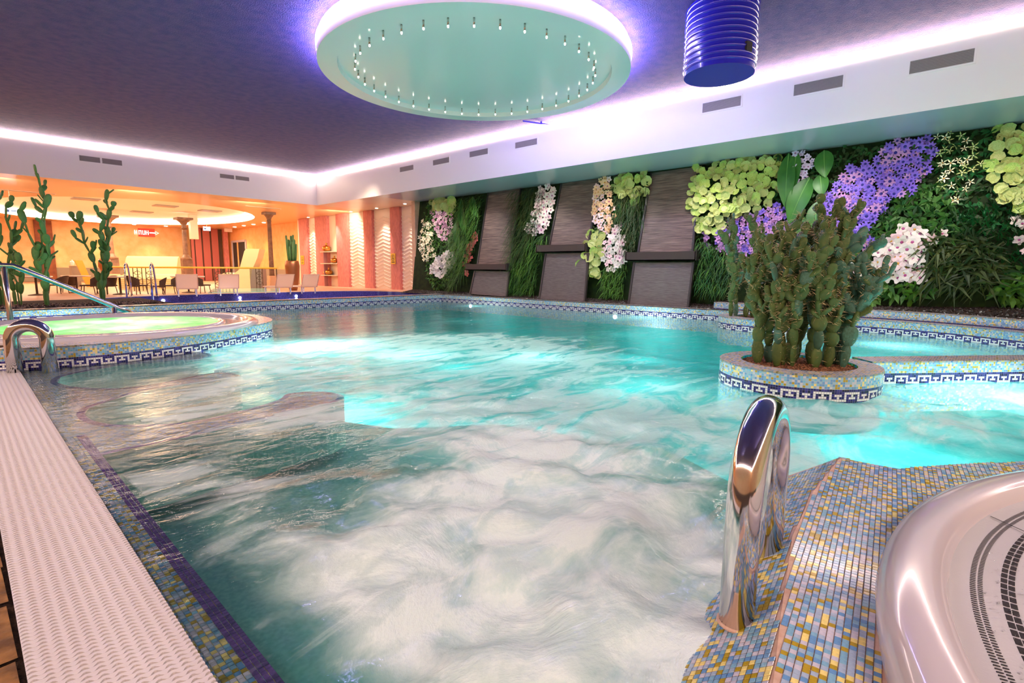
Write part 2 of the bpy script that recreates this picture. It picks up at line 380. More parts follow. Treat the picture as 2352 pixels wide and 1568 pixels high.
# far fascia
b = MB()
b.quad((X0, YF, ZC), (XF, YF, ZC), (XF, YF, 5.62), (X0, YF, 5.62))
b.quad((X0, YF, 5.62), (XF, YF, 5.62), (XF+.1, YF+.10, 5.62), (X0, YF+.10, 5.62))
b.quad((X0, YF+.10, 5.62), (XF+.10, YF+.10, 5.62), (XF+.10, YF+.10, ZT), (X0, YF+.10, ZT))
struct('trim_2', b, m_white)
# cove light strips sitting on the fascia tops (continuing round the unseen sides)
b = MB(); b.box(XF-.012, XF+.03, Y0, YF-.02, 5.615, 5.70); o = obj('cove_light_strip', b, m_led); tag(o, 'long white LED cove strip along the right-hand fascia above the vents', 'light', 'cove lights')
b = MB(); b.box(X0, XF-.03, YF-.012, YF+.03, 5.615, 5.70); o = obj('cove_light_strip', b, m_led); tag(o, 'white LED cove strip along the far fascia above the lounge', 'light', 'cove lights')
b = MB(); b.box(X0, X0+.05, Y0, YF-.1, 5.60, 5.69); b.box(X0+.1, XF-.1, Y0, Y0+.05, 5.60, 5.69); o = obj('cove_light_strip', b, m_led); tag(o, 'white LED cove strip on the sides behind the camera', 'light', 'cove lights')
# lounge ceiling with an oval lit recess
EC, EA, EB = (8.1, 38.1), 6.4, 8.8
N = 72; LX0, LX1, LY0, LY1 = X0, 17.6, YF, 50.0
b = MB(); ring = []; outr = []
for i in range(N):
    a = 2*PI*i/N; ca, sa = math.cos(a), math.sin(a)
    ring.append((EC[0]+EA*ca, EC[1]+EB*sa))
    dx, dy = EA*ca, EB*sa
    t = min(((LX1-EC[0])/dx if dx > 0 else (LX0-EC[0])/dx) if abs(dx) > 1e-6 else 1e9, ((LY1-EC[1])/dy if dy > 0 else (LY0-EC[1])/dy) if abs(dy) > 1e-6 else 1e9)
    outr.append((EC[0]+dx*t, EC[1]+dy*t))
for i in range(N):
    j = (i+1) % N
    b.quad((*ring[i], ZC), (*outr[i], ZC), (*outr[j], ZC), (*ring[j], ZC))
for (cx, cy) in ((LX0, LY0), (LX1, LY0), (LX1, LY1), (LX0, LY1)):   # fill the corners left by the fan
    k = min(range(N), key=lambda i: math.atan2(cy-EC[1], cx-EC[0]) % (2*PI) - math.atan2(outr[i][1]-EC[1], outr[i][0]-EC[0]) % (2*PI) if (math.atan2(cy-EC[1], cx-EC[0]) % (2*PI) - math.atan2(outr[i][1]-EC[1], outr[i][0]-EC[0]) % (2*PI)) >= 0 else 9)
    b.poly([(*outr[k], ZC), (cx, cy, ZC), (*outr[(k+1) % N], ZC)])
m_lceil = pmat('lounge_ceiling', srgb(232, 190, 142), .28)  # lounge soffit colour carries the orange of the lamp light
struct('ceiling', b, m_lceil)
b = MB(); 
for i in range(N):
    j = (i+1) % N; b.quad((*ring[i], ZC), (*ring[j], ZC), (*ring[j], ZC+.35), (*ring[i], ZC+.35))
b.poly([(p[0], p[1], ZC+.35) for p in ring]); struct('trim_3', b, pmat('recess_cream', (.92, .84, .72), .5))
b = MB()
for i in range(N):
    j = (i+1) % N; s_ = lambda p, k: (EC[0]+(p[0]-EC[0])*k, EC[1]+(p[1]-EC[1])*k)
    b.quad((*s_(ring[i], .985), ZC+.03), (*s_(ring[j], .985), ZC+.03), (*s_(ring[j], .985), ZC+.16), (*s_(ring[i], .985), ZC+.16))
o = obj('recess_light_ring', b, m_led_warm); tag(o, 'glowing oval light ring in the lounge ceiling', 'light')
for i, (px, py, lb) in enumerate(((197, 457, 'grey ceiling hatch nearest the front of the oval recess'), (325, 487, 'small vent at the rear left of the oval recess'), (380, 473, 'square vent in the middle of the oval recess'), (482, 484, 'grey vent at the right end of the oval recess'))):
    p = at(px, py, ZC+.33); g = MB(); g.box(p.x-.55, p.x+.55, p.y-.45, p.y+.45, ZC+.30, ZC+.345); o = obj('ceiling_vent', g, m_greycab); tag(o, lb, 'vent')
for px, py, lb in ((65, 440, 'long linear slot vent in the lounge soffit under the left vent pair'), (605, 476, 'thin slot vent in the soffit right of the oval recess')):
    p = at(px, py, ZC); g = MB(); g.box(p.x-.9, p.x+.9, p.y-.06, p.y+.06, ZC-.02, ZC); r = obj('slot_vent', g, m_tinted_soffit); tag(r, lb, 'vent')
    g = MB(); g.box(p.x-.84, p.x+.84, p.y-.02, p.y+.02, ZC-.024, ZC-.02); obj('slot', g, m_dark, r)
# far and side walls of the lounge
b = MB(); b.box(X0, 17.2, 48.002, 48.2, 0, ZC+.1); struct('wall_far', b, m_yellow2)
b = MB(); b.box(X0, 9.9, 47.9, 48.0, DZ, DZ+.95); b.box(16.75, 16.8, 33.6, 47.9, DZ, DZ+.95); b.box(13.2, 16.8, 47.9, 48.0, DZ, DZ+.95); struct('trim_4', b, m_greyband)
b = MB(); b.box(16.8, 17.0, 33.4, 48.0, 0, ZC+.1); struct('wall_lounge', b, m_yellow)
# wall behind the camera and left, same sandstone
b = MB(); b.box(X0-.2, X0, Y0, 50, -.1, ZT); struct('wall_left', b, m_yellow2)
b = MB(); b.box(X0, 17, Y0-.2, Y0, -.1, ZT); struct('wall_back', b, m_yellow2)
# ---- wall of pink pilasters and white chevron panels
b = MB(); b.box(16.272, 16.45, 19.9, 33.6, 0, ZC+.1); struct('wall_right', b, m_chev)
def yx(px, py, X): return atX(px, py, X).y
PX = 15.95
pil = [((686, 704), 'pink pilaster nearest the potted plant'), ((723, 749), 'pink pilaster left of the niche shelves'), ((771, 797), 'widest pink pilaster, right of the niche shelves'), ((834, 853), 'slim pink pilaster third from the beige wall end'), ((895, 916), 'pink pilaster carrying the right-hand yellow sign')]
pil[3] = ((834, 853), 'slim pink pilaster between two chevron panels')
pys = []
for (a, c), lb in pil:
    ya, yc = yx(a, 560, PX), yx(c, 560, PX); pys.append((yc, ya))
    m = MB(); n = 14; pts = [(16.26, yc)] + [(PX + .05*(1-math.sin(PI*i/n)), yc+(ya-yc)*i/n) for i in range(n+1)] + [(16.26, ya)]
    m.prism(pts, DZ-.2, ZC-.005); tag(obj('pink_pilaster', m, m_pink), lb, 'pilaster', 'pink pilasters')
# chevron panels: rows of raised V ribs
def chevron_panel(y0, y1, lb):
    t = thing('chevron_panel', lb, 'wall panel', (0, 0, 0), 0, 'white chevron wall panels')
    m = MB(); m.box(16.16, 16.27, y0, y1, DZ-.2, ZC-.005); obj('panel', m, m_chev, t)
    z = DZ; wv = (y1-y0)/1.5; k = 0
    rib = None
    while z < ZC-.55:
        m = MB(); nn = 18
        for i in range(nn):
            u0, u1 = i/nn, (i+1)/nn
            f = lambda u: abs(((u*1.5+.25) % 1)-.5)*2*.14
            a0, a1 = y0+(y1-y0)*u0, y0+(y1-y0)*u1; h0, h1 = f(u0), f(u1)
            m.quad((16.16, a0, z+h0), (16.16, a1, z+h1), (16.115, a1, z+.075+h1), (16.115, a0, z+.075+h0))
            m.quad((16.115, a0, z+.075+h0), (16.115, a1, z+.075+h1), (16.16, a1, z+.09+h1), (16.16, a0, z+.09+h0))
        if rib is None: rib = obj('rib', m, m_chev, t); z0 = z
        else: r2 = rib.copy(); COL.objects.link(r2); r2.location.z = z - z0
        z += .185
ends = pys
chevron_panel(ends[0][0]-1.05, ends[0][0], 'narrow white chevron panel beside the leftmost pink pilaster')
chevron_panel(ends[3][1], ends[2][0], 'white chevron panel right of the widest pink pilaster')
chevron_panel(ends[4][1], ends[3][0], 'white chevron panel left of the pilaster with the yellow sign')
chevron_panel(yx(962, 560, 16.16), ends[4][0], 'white chevron panel next to the planted wall')
# niche with shelves
ny0, ny1 = pys[2][1], pys[1][0]
t = thing('niche_shelf', 'cream niche shelves with gold vases between two pink pilasters', 'shelf')
m = MB(); m.box(16.2, 16.27, ny0, ny1, DZ-.2, ZC-.005); obj('back_panel', m, m_shelf, t)
sz = []
for py in (578, 604.5, 631, 657):
    z = atX(745, py, 16.0).z; sz.append(z); m = MB(); m.box(15.72, 16.2, ny0-.02, ny1+.35, z-.045, z); obj('shelf', m, m_shelf, t)
m = MB(); m.box(15.78, 16.2, ny1+.02, ny1+.10, DZ-.2, sz[0]-.05); obj('side_panel', m, pmat('niche_mauve', srgb(168, 112, 112), .6), t)
vp = [(0, 0), (.10, .01), (.20, .07), (.235, .16), (.20, .25), (.12, .31), (.05, .33), (.045, .40), (.07, .45), (.06, .45)]
def vase(px, i, s, lb, wide=1):
    p = atX(px, 600, 15.95); m = MB(); m.lathe([(r*s*wide, z*s) for r, z in vp], (15.95, p.y, sz[i]+.002), 20); tag(obj('vase', m, m_gold, None, True), lb, 'vase', 'gold vases')
vase(751, 0, 1.1, 'round gold vase standing on the top niche shelf')
vase(768, 1, .95, 'gold vase on the second niche shelf, tucked to the right')
vase(747.5, 2, .75, 'smaller gold vase on the third niche shelf')
vase(754.5, 2, .95, 'larger gold vase beside a smaller one on the third shelf')
# warning signs: black ring and figure on yellow
def warn_sign(px, py, lb):
    p = atX(px, py, PX-.01); t = thing('warning_sign', lb, 'sign', p, 0)
    m = MB(); m.box(-.02, 0, -.19, .19, -.27, .27); obj('plate', m, m_sign_y, t)
    m = MB(); R1, R2 = .16, .135
    for i in range(24):
        a, c = 2*PI*i/24, 2*PI*(i+1)/24
        m.quad((-.024, R1*math.cos(a), .05+R1*math.sin(a)), (-.024, R1*math.cos(c), .05+R1*math.sin(c)), (-.024, R2*math.cos(c), .05+R2*math.sin(c)), (-.024, R2*math.cos(a), .05+R2*math.sin(a)))
    for (y, z, a, b_) in ((0, .12, .03, .03), (.0, .06, .02, .05), (.03, .0, .02, .04), (-.03, .0, .02, .04)): m.box(-.024, -.021, y-a, y+a, z-b_, z+b_)
    for k in range(5): m.box(-.024, -.021, -.13+k*.055, -.09+k*.055, -.20, -.15)
    obj('pictogram', m, m_black, t)
warn_sign(903.5, 594, 'yellow warning sign on the pink pilaster nearest the planted wall')
warn_sign(695, 597, 'yellow warning sign on the leftmost pink pilaster')
# beige stone return between pink wall and planted wall
b = MB(); ya = 19.9; b.box(15.2, 16.3, ya-.05, ya+.2, 0, ZC); struct('wall_return', b, m_beige)
# ---- pool basin, beds and floors
b = MB(); b.quad((.3, Y0, -1.25), (15.5, Y0, -1.25), (15.5, 18, -1.25), (.3, 18, -1.25))
b.quad((.3, 17.2, -1.25), (15.5, 17.2, -1.25), (15.5, 17.2, .1), (.3, 17.2, .1)); b.quad((14.5, Y0, -1.25), (14.5, 18, -1.25), (14.5, 18, .1), (14.5, Y0, .1))
b.quad((.44, Y0, -1.25), (.44, 18, -1.25), (.44, 18, -.05), (.44, Y0, -.05))
struct('floor', b, m_basin)
WXTOP = WX0 + WK*(ZC-.25)
b = MB(); b.quad((WX0+.05, Y0, .2), (WX0+.05, 19.9, .2), (WXTOP+.05, 19.9, ZC), (WXTOP+.05, Y0, ZC)); struct('wall_planted', b, m_backing)
# black gravel bed under the planted wall
b = MB(); b.quad((14.3, Y0, DZ-.03), (14.3, 19.9, DZ-.03), (15.2, 19.9, .40), (15.2, Y0, .40)); struct('floor', b, m_soil)
def pebbles(name, n, fn, r0, r1, mat, lb, cat):
    m = MB(); rnd = random.Random(n)
    for _ in range(n):
        x, y, z = fn(rnd); r = rnd.uniform(r0, r1); a = rnd.uniform(0, PI); ca, sa = math.cos(a), math.sin(a); q = rnd.uniform(.6, 1)
        k = len(m.v); m.v += [(x+r*ca, y+r*sa, z), (x-r*sa*q, y+r*ca*q, z), (x-r*ca, y-r*sa, z), (x+r*sa*q, y-r*ca*q, z), (x, y, z+r*.6)]
        mi = rnd.randrange(len(mat))
        for f in ((0,1,4),(1,2,4),(2,3,4),(3,0,4)): m.face([k+i for i in f], mi)
    o = obj(name, m, mat, None); tag(o, lb, cat, None, 'stuff'); return o
def _bed(r):
    y = r.uniform(-2.5, 19.8); x = r.uniform(14.32, 15.0); return x, y, DZ-.03+(x-14.3)/.9*.15
pebbles('gravel', 9000, _bed, .02, .05, [m_pebble, m_soil, m_pebble], 'black pebbles in the bed under the planted wall', 'gravel')
# right-hand curb pulled outward where the pool bulges (two steps)
curve_front = [at(px, py, 0) for px, py in ((1705, 741), (1830, 755), (1950, 764), (2100, 773), (2250, 786), (2352, 801))]
# straight curb along planted wall
FX = 14.2
t = thing('pool_curb', 'mosaic pool curb with greek key border along the planted wall', 'pool curb')
pa = [(FX, 5.0), (FX, 16.82)]
curb_face(t, pa, DZ, side=-1); curb_top(t, pa, [(14.42, 5.0), (14.42, 16.82)], DZ)
t = thing('pool_curb', 'far mosaic pool curb with greek key border before the blue pool', 'pool curb')
pa = [(.4, 16.82), (FX, 16.82)]
curb_face(t, pa, DZ, side=1); curb_top(t, pa, [(.4, 17.35), (14.8, 17.35)], DZ)
# curving right-hand curb, lower step and upper step
low = smooth_path([(FX+.0, 5.6), (14.1, 3.6), (13.9, 2.2), (13.75, 1.1), (13.35, .1), (12.6, -.9), (11.4, -2.6), (10, -4)], 8)
def offset(path, d):
    S = path_len(path); out = []
    for s in S:
        x, y, nx, ny = on_path(path, S, s); out.append((x+nx*d, y+ny*d))
    return out
t = thing('pool_curb', 'curved lower mosaic step with greek key border at the right edge', 'pool curb')
curb_face(t, low, DZ, side=1); up = offset(low, -.28); curb_top(t, low, up, DZ)
t = thing('pool_curb', 'upper mosaic step behind the curved curb against the black gravel', 'pool curb')
g = MB(); S = path_len(up)
for a, c, u0, u1 in zip(up, up[1:], S, S[1:]):
    g.quad((*a, DZ), (*c, DZ), (*c, .47), (*a, .47), 0, [(u0, DZ), (u1, DZ), (u1, .47), (u0, .47)])
obj('field_mosaic', g, m_field, t); g = MB()
for a, c in zip(up, up[1:]): g.quad((*a, DZ+.004), (*c, DZ+.004), (*c, DZ+.028), (*a, DZ+.028), 0, [(0,0),(1,0),(1,1),(0,1)])
for i in range(len(g.v)): pass
o = obj('dark_line', g, m_navy, t); o.location = (-.006, .004, 0); up2 = offset(low, -.6); curb_top(t, up, up2, .47)
g = MB()
for a, c in zip(up2, up2[1:]): g.quad((*a, .46), (*c, .46), (max(15.2, c[0]+1.2), c[1]-.5 if c[1] < 0 else c[1], .62), (max(15.2, a[0]+1.2), a[1]-.5 if a[1] < 0 else a[1], .62))
o = struct('floor', g, m_soil)
def _bed2(r):
    i = r.randrange(len(up2)); x, y = up2[i]; d = r.uniform(0, 1.3); return x+d+r.uniform(-.1, .1), y+r.uniform(-.25, .25), .47+d*.11
pebbles('gravel', 5000, _bed2, .018, .045, [m_pebble, m_soil, m_pebble], 'black pebbles behind the stepped curb at the right edge', 'gravel')
# blue children's pool: curved wall beyond the far curb
tp = [(100, 694), (180, 687), (300, 680.5), (450, 675.5), (600, 671.5), (750, 668), (850, 667.5), (950, 671), (985, 673)]
bl = smooth_path([tuple(at(x, y, DZ)[:2]) for x, y in tp], 6)
t = thing('blue_pool', 'deep blue tiled pool lying between the far curb and the lounge deck', 'pool')
g = MB(); S = path_len(bl)
for a, c, u0, u1 in zip(bl, bl[1:], S, S[1:]):
    g.quad((*a, -.3), (*c, -.3), (*c, DZ-.02), (*a, DZ-.02), 0, [(u0, -.3), (u1, -.3), (u1, DZ), (u0, DZ)])
obj('blue_wall', g, m_deepblue, t)
g = MB(); g.quad((.4, 17.36, .02), (14.8, 17.36, .02), (14.8, 26, .02), (.4, 26, .02))
m_bw = pmat('blue_pool_water', srgb(70, 90, 190), .03, spec=.8, bump=(3, .3, .02)); obj('water', g, m_bw, t)
bl2 = offset(bl, -.18)
t2 = curb_top(t, bl, bl2, DZ+.002, 'coping', m_beige)
# lounge deck floor from the blue pool to the back wall
b = MB()
for a, c in zip(bl2, bl2[1:]): b.quad((*a, DZ-.02), (*c, DZ-.02), (c[0], 50, DZ-.02), (a[0], 50, DZ-.02))
b.quad((bl2[-1][0], bl2[-1][1], DZ-.02), (17, 16.9, DZ-.02), (17, 50, DZ-.02), (bl2[-1][0], 50, DZ-.02))
b.quad((X0, 16.9, DZ-.02), (bl2[0][0], 16.9, DZ-.02), (bl2[0][0], 50, DZ-.02), (X0, 50, DZ-.02))
struct('floor', b, m_deck)
b = MB(); b.box(.3, 4.6, 17.36, bl2[4][1], -.1, DZ+.01); struct('floor', b, m_soil)
def _bed3(r): return r.uniform(.4, 4.4), r.uniform(17.4, 18.6), DZ+.012
pebbles('gravel', 1500, _bed3, .03, .08, [m_pebble2, m_pebble, m_soil], 'dark and pale pebbles around the tall cacti', 'gravel')
# ================================================================ CEILING THINGS
DC, DR = (8.33, 8.63), 3.25
t = thing('ceiling_disc', 'large round aqua ceiling canopy with white rim and lilac light ring', 'ceiling canopy', (DC[0], DC[1], 5.40))
m = MB(); m.lathe([(DR-.03, .42), (DR-.03, .24), (DR, .22), (DR, 0)], (0,0,0), 96, caps=False); obj('rim', m, m_white, t, True)
m = MB(); m.lathe([(DR, 0), (2.87, 0), (2.85, .10)], (0,0,0), 96, caps=False)
m.poly([(2.85*math.cos(2*PI*i/96), 2.85*math.sin(2*PI*i/96), .10) for i in range(96)]); obj('underside', m, m_disc, t)
m = MB(); m.lathe([(DR+.012, .225), (DR+.012, .315), (DR-.04, .315)], (0,0,0), 96, caps=False); obj('light_ring', m, m_led_lilac, t, True)
tube_me = None
for i in range(36):
    a = 2*PI*(i+.5)/36; r = 2.53
    q = thing('pendant_light', 'slim metal tube light hanging under the round aqua ceiling canopy', 'lamp', (DC[0]+r*math.cos(a), DC[1]+r*math.sin(a), 5.50), 0, 'tube lights of the ceiling canopy')
    if tube_me is None:
        m = MB(); m.lathe([(.017, 0), (.017, -.12)], (0,0,0), 8); tube_me = m.mesh('tube', m_steel_b, True)
        m = MB(); m.lathe([(.015, -.12), (.017, -.14), (.012, -.155), (.002, -.16)], (0,0,0), 8); bulb_me = m.mesh('bulb', m_bulb, True)
    link('tube', tube_me, q); link('bulb', bulb_me, q)
# blue corrugated duct
dp = at(1652, 172, 4.70)
t = thing('air_duct', 'glossy blue corrugated air duct hanging from the ceiling', 'duct', (dp.x+.02, dp.y+.02, 4.70))
m = MB(); R = .575; m.lathe([(R, .0), (R, 1.11)], (0,0,0), 48, caps=False); obj('body', m, m_duct, t, True); m = MB(); m.lathe([(R+.004, .0), (R+.004, -.006)], (0,0,0), 48); obj('bottom_cap', m, pmat('duct_cap', srgb(40, 34, 140), .5), t)
m = MB(); m.lathe([(R-.01, -.035), (R+.03, 0), (R-.01, .035)], (0,0,0), 48, caps=False); rme = m.mesh('ring', m_duct, True)
for k in range(11): o = link('ring', rme, t); o.location.z = .10 + .096*k
hd = (Vector((dp.x, dp.y, 0)) * -1).normalized(); ha = math.atan2(hd.y, hd.x) + math.radians(48)
m = MB(); m.box(R-.04, R+.035, -.065, .065, -.075, .075); o = obj('hatch', m, m_dark, t); o.rotation_euler = (0, 0, ha); o.location.z = .27; o['label'] = 'small black square opening'
# small violet bracket between canopy and right fascia
p = at(1242, 283, 5.78)
t = thing('ceiling_bracket', 'small violet bracket on the ceiling beside the round canopy', 'bracket', p)
m = MB(); m.tube([(-.55, .25, .0), (.45, -.3, -.04)], .022, 6); m.tube([(.0, -.02, .04), (.0, -.02, -.02)], .03, 6); obj('arm', m, m_duct, t)
# wall vents on the fascias
def fascia_vent(c, wd, h, axis, lb, grp, halves=1):
    t = thing('air_vent', lb, 'vent', c, 0, grp)
    m = MB(); bw = .035; hw, hh = wd/2, h/2
    def bx(mb, u0, u1, v0, v1, d0, d1):
        if axis == 'x': mb.box(-d1, -d0, u0, u1, v0, v1)
        else: mb.box(u0, u1, -d1, -d0, v0, v1)
    bx(m, -hw-bw, hw+bw, hh, hh+bw, 0, .014); bx(m, -hw-bw, hw+bw, -hh-bw, -hh, 0, .014)
    bx(m, -hw-bw, -hw, -hh, hh, 0, .014); bx(m, hw, hw+bw, -hh, hh, 0, .014)
    if halves == 2: bx(m, -.03, .03, -hh, hh, 0, .014)
    obj('frame', m, m_white, t)
    m = MB(); bx(m, -hw, hw, -hh, hh, .0, .003); obj('backing', m, m_dark, t)
    m = MB(); n = 9
    for i in range(n):
        v = -hh + h*(i+.5)/n; bx(m, -hw, hw, v-h/n*.33, v+h/n*.33, .003, .010)
    n = int(wd/.02)
    for i in range(n):
        u = -hw + wd*(i+.5)/n; bx(m, u-.003, u+.003, -hh, hh, .008, .012)
    o = obj('louvres', m, m_grey_vent, t); o['kind'] = 'stuff'
vl = ['largest air vent on the right fascia, nearest the camera', 'air vent on the right fascia just right of the blue duct', 'air vent on the right fascia below and right of the blue duct', 'air vent on the right fascia under the round canopy edge', 'air vent on the right fascia, fifth from the camera', 'air vent on the right fascia, second from the far corner', 'smallest air vent on the right fascia, nearest the far corner']
for (x0, ym0, x1, ym1, h), lb in zip(((2090, 152, 2237, 131, 30), (1824, 205, 1936, 189, 26), (1614, 247, 1702, 233, 22), (1184, 334, 1234, 325, 14), (1079, 354, 1121, 348, 13), (995, 373, 1032, 368, 12), (919, 390, 950, 384, 11)), vl):
    a, c = atX(x0, ym0, XF-.001), atX(x1, ym1, XF-.001); md = atX((x0+x1)/2, (ym0+ym1)/2 + h/2, XF).z; mu = atX((x0+x1)/2, (ym0+ym1)/2 - h/2, XF).z
    fascia_vent((XF-.001, (a.y+c.y)/2, (a.z+c.z)/2), abs(a.y-c.y), mu-md, 'x', lb, 'vents on the right fascia')
for (x0, ym0, x1, ym1, h), lb in zip(((182, 362, 280, 375, 12), (505, 404, 572, 411, 9)), ('double air vent at the left end of the far fascia', 'double air vent on the far fascia near the corner')):
    a, c = atY(x0, ym0, YF-.001), atY(x1, ym1, YF-.001); md = atY((x0+x1)/2, (ym0+ym1)/2 + h/2, YF).z; mu = atY((x0+x1)/2, (ym0+ym1)/2 - h/2, YF).z
    fascia_vent(((a.x+c.x)/2, YF-.001, (a.z+c.z)/2), abs(a.x-c.x), mu-md, 'y', lb, 'double vents on the far fascia', 2)
# small recessed down-lights (discs)
for i, (px, py) in enumerate(((708, 499), (806, 486), (865, 478), (930, 468))):
    p = at(px, py, ZC); m = MB(); m.lathe([(.07, 0), (.07, -.012), (.045, -.014)], (p.x, p.y, ZC), 12); o = obj('down_light', m, m_bulb)
    tag(o, ['recessed down-light above the narrow chevron panel', 'recessed down-light right of the widest pink pilaster', 'recessed down-light over the middle chevron panel', 'recessed down-light nearest the planted wall'][i], 'light', 'down-lights over the pink wall')
for i, (px, py) in enumerate(((86, 509), (228, 510), (308, 515), (381, 519), (539, 521), (560, 518), (582, 515), (606, 511))):
    p = at(px, py, ZC); m = MB(); m.lathe([(.12, 0), (.12, -.02), (.08, -.024)], (p.x, p.y, ZC), 10); o = obj('down_light', m, m_bulb)
    tag(o, ['lounge down-light shining behind the left tall cactus', 'lounge down-light just left of the red sign, beside the carved column', 'lounge down-light above the red sign', 'lounge down-light left of the glowing bowl lamp', 'leftmost of the four down-lights right of the purple panels', 'second from the left of the four down-lights over the doorway', 'third from the left of the four down-lights over the doorway', 'lounge down-light nearest the right stone column'][i], 'light', 'down-lights of the lounge ceiling')

# ================================================================ POOL ISLANDS, TUB, SPA
def ring_curb(name, lb, c, R, ztop, inner, soil_z, a0=0, a1=2*PI, cat='planter'):
    t = thing(name, lb, cat)
    pth = circ(c[0], c[1], R, 72, a0, a1, True)[::-1]
    curb_face(t, pth, ztop, side=-1)
    inn = circ(c[0], c[1], inner, 72, a0, a1, True)[::-1]
    curb_top(t, pth, inn, ztop, 'coping')
    m = MB(); m.poly([(*p, soil_z) for p in inn[::-1][:-1]])
    obj('soil', m, m_bark, t)
    return t
IC = (6.72, 1.58)
# greek key path must run with outward normal: circle reversed => outward is -normal
t = ring_curb('round_planter', 'round mosaic planter island with greek key border holding the big cactus', IC, .84, .265, .60, .235)
t = thing('pool_divider', 'mosaic dividing wall with greek key border running right from the planter', 'pool wall')
pa = [(7.36, .93), (8.84, -.42), (11.0, -2.4)]; curb_face(t, pa, .265, side=1)
pb = [(7.62, 1.18), (9.10, -.14), (11.3, -2.1)]; curb_top(t, pa, pb, .265); curb_face(t, pb[::-1], .265, side=1, meander=False)
t = ring_curb('round_planter', 'smaller round mosaic planter at the far curb behind the big cactus', (13.15, 3.75), 1.12, .265, .72, .24)
def stone_chips(c, r, z, n, lb):
    def f(q):
        a = q.uniform(0, 2*PI); d = r*math.sqrt(q.random()); return c[0]+d*math.cos(a), c[1]+d*math.sin(a), z
    return pebbles('bark_chips', n, f, .01, .024, [m_bark, pmat('bark_chip2', srgb(150, 100, 70), .9)], lb, 'bark')
stone_chips(IC, .58, .236, 2200, 'brown bark chips around the big cactus')
# --- hot tub
TC, TX, TY = (2.05, 11.15), 2.25, 2.22
tubp = [(.42, 9.05), (.69, 8.93), (1.1, 8.82), (1.75, 8.78), (2.67, 9.06), (3.55, 9.56), (4.30, 10.2), (4.63, 10.96), (4.70, 11.9), (4.57, 12.65), (4.1, 13.6), (3.38, 14.25), (2.58, 14.4), (1.77, 14.0), (1.12, 13.45), (.42, 12.9)]
t = thing('hot_tub', 'large raised whirlpool tub with foaming green water and mosaic side', 'hot tub')
pth = smooth_path(tubp, 6)
curb_face(t, pth, .28, side=1)
inn = [(TC[0]+(p[0]-TC[0])*.80, TC[1]+(p[1]-TC[1])*.80) for p in pth]
curb_top(t, pth, inn, .28)
m = MB(); m.lathe([(1.0, .27), (1.0, .31), (.975, .345), (.92, .355), (.885, .335), (.87, .285)], (*TC, 0), 96, sx=TX, sy=TY, caps=False); obj('lip', m, m_acrylic, t, True)
m = MB(); m.lathe([(.87, .286), (.75, .286)], (*TC, 0), 96, sx=TX, sy=TY, caps=False); obj('overflow_channel', m, m_dark, t)
m = MB()
for i in range(0, 240):
    a0_, a1_ = 2*PI*(i+.12)/240, 2*PI*(i+.88)/240
    m.quad(*[(TC[0]+TX*r*math.cos(q), TC[1]+TY*r*math.sin(q), .30) for r, q in ((.868, a0_), (.868, a1_), (.752, a1_), (.752, a0_))])
o = obj('overflow_grille', m, m_acrylic, t); o['kind'] = 'stuff'
m = MB(); m.lathe([(.755, .285), (.75, .325), (.72, .33), (.70, .30), (.70, .20)], (*TC, 0), 96, sx=TX, sy=TY, caps=False); obj('inner_lip', m, m_acrylic, t, True)
m_gw, nt, bb = newmat('green_foam_water'); bb.inputs['Roughness'].default_value = .25
tc = nt.nodes.new('ShaderNodeTexCoord'); n = nt.nodes.new('ShaderNodeTexNoise'); n.inputs['Scale'].default_value = 2.2; n.inputs['Detail'].default_value = 7; n.inputs['Distortion'].default_value = .8
L(nt, tc.outputs['Object'], n.inputs['Vector']); cr = nt.nodes.new('ShaderNodeValToRGB'); L(nt, n.outputs['Fac'], cr.inputs[0]); L(nt, cr.outputs[0], bb.inputs['Base Color'])
cr.color_ramp.elements[0].position = .35; cr.color_ramp.elements[0].color = rgba(srgb(140, 232, 140)); cr.color_ramp.elements[1].position = .7; cr.color_ramp.elements[1].color = rgba(srgb(214, 246, 200))  # the tub lamps' green is put into the foam colour
tl = nt.nodes.new('ShaderNodeBsdfTranslucent'); L(nt, cr.outputs[0], tl.inputs[0]); mxs = nt.nodes.new('ShaderNodeMixShader'); mxs.inputs[0].default_value = .45
L(nt, bb.outputs[0], mxs.inputs[1]); L(nt, tl.outputs[0], mxs.inputs[2]); L(nt, mxs.outputs[0], nt.nodes['Material Output'].inputs[0])
m = MB(); NR, NA = 22, 96; rows = []
for i in range(NR+1):
    r = 1.56*i/NR; row = []
    for k in range(NA):
        a = 2*PI*k/NA; x, y = r*math.cos(a), r*math.sin(a)
        z = .312 + (.035*mnoise.noise(Vector((x*2.2, y*2.2, 3))) + .02*mnoise.noise(Vector((x*5, y*5, 8)))) * min(1, (1.56-r)*3+.1)
        row.append(m.vert((TC[0]+x, TC[1]+y, z)))
    rows.append(row)
for a, c in zip(rows, rows[1:]):
    for k in range(NA): j = (k+1) % NA; m.face((a[k], c[k], c[j], a[j]))
obj('foaming_water', m, m_gw, t, True)
m = MB(); m.lathe([(.70, .20), (.68, -.1), (.6, -.4), (.001, -.42)], (*TC, 0), 48, sx=TX, sy=TY, caps=False); obj('basin', m, m_acrylic, t, True)
# green lamps in the tub light the bubbling water from inside
for dx, dy in ((-.7, 0), (.7, 0), (0, .7), (0, -.7)): lamp('POINT', 'tub_light', (TC[0]+dx, TC[1]+dy, -.05), 70, (.30, 1, .35), .15)
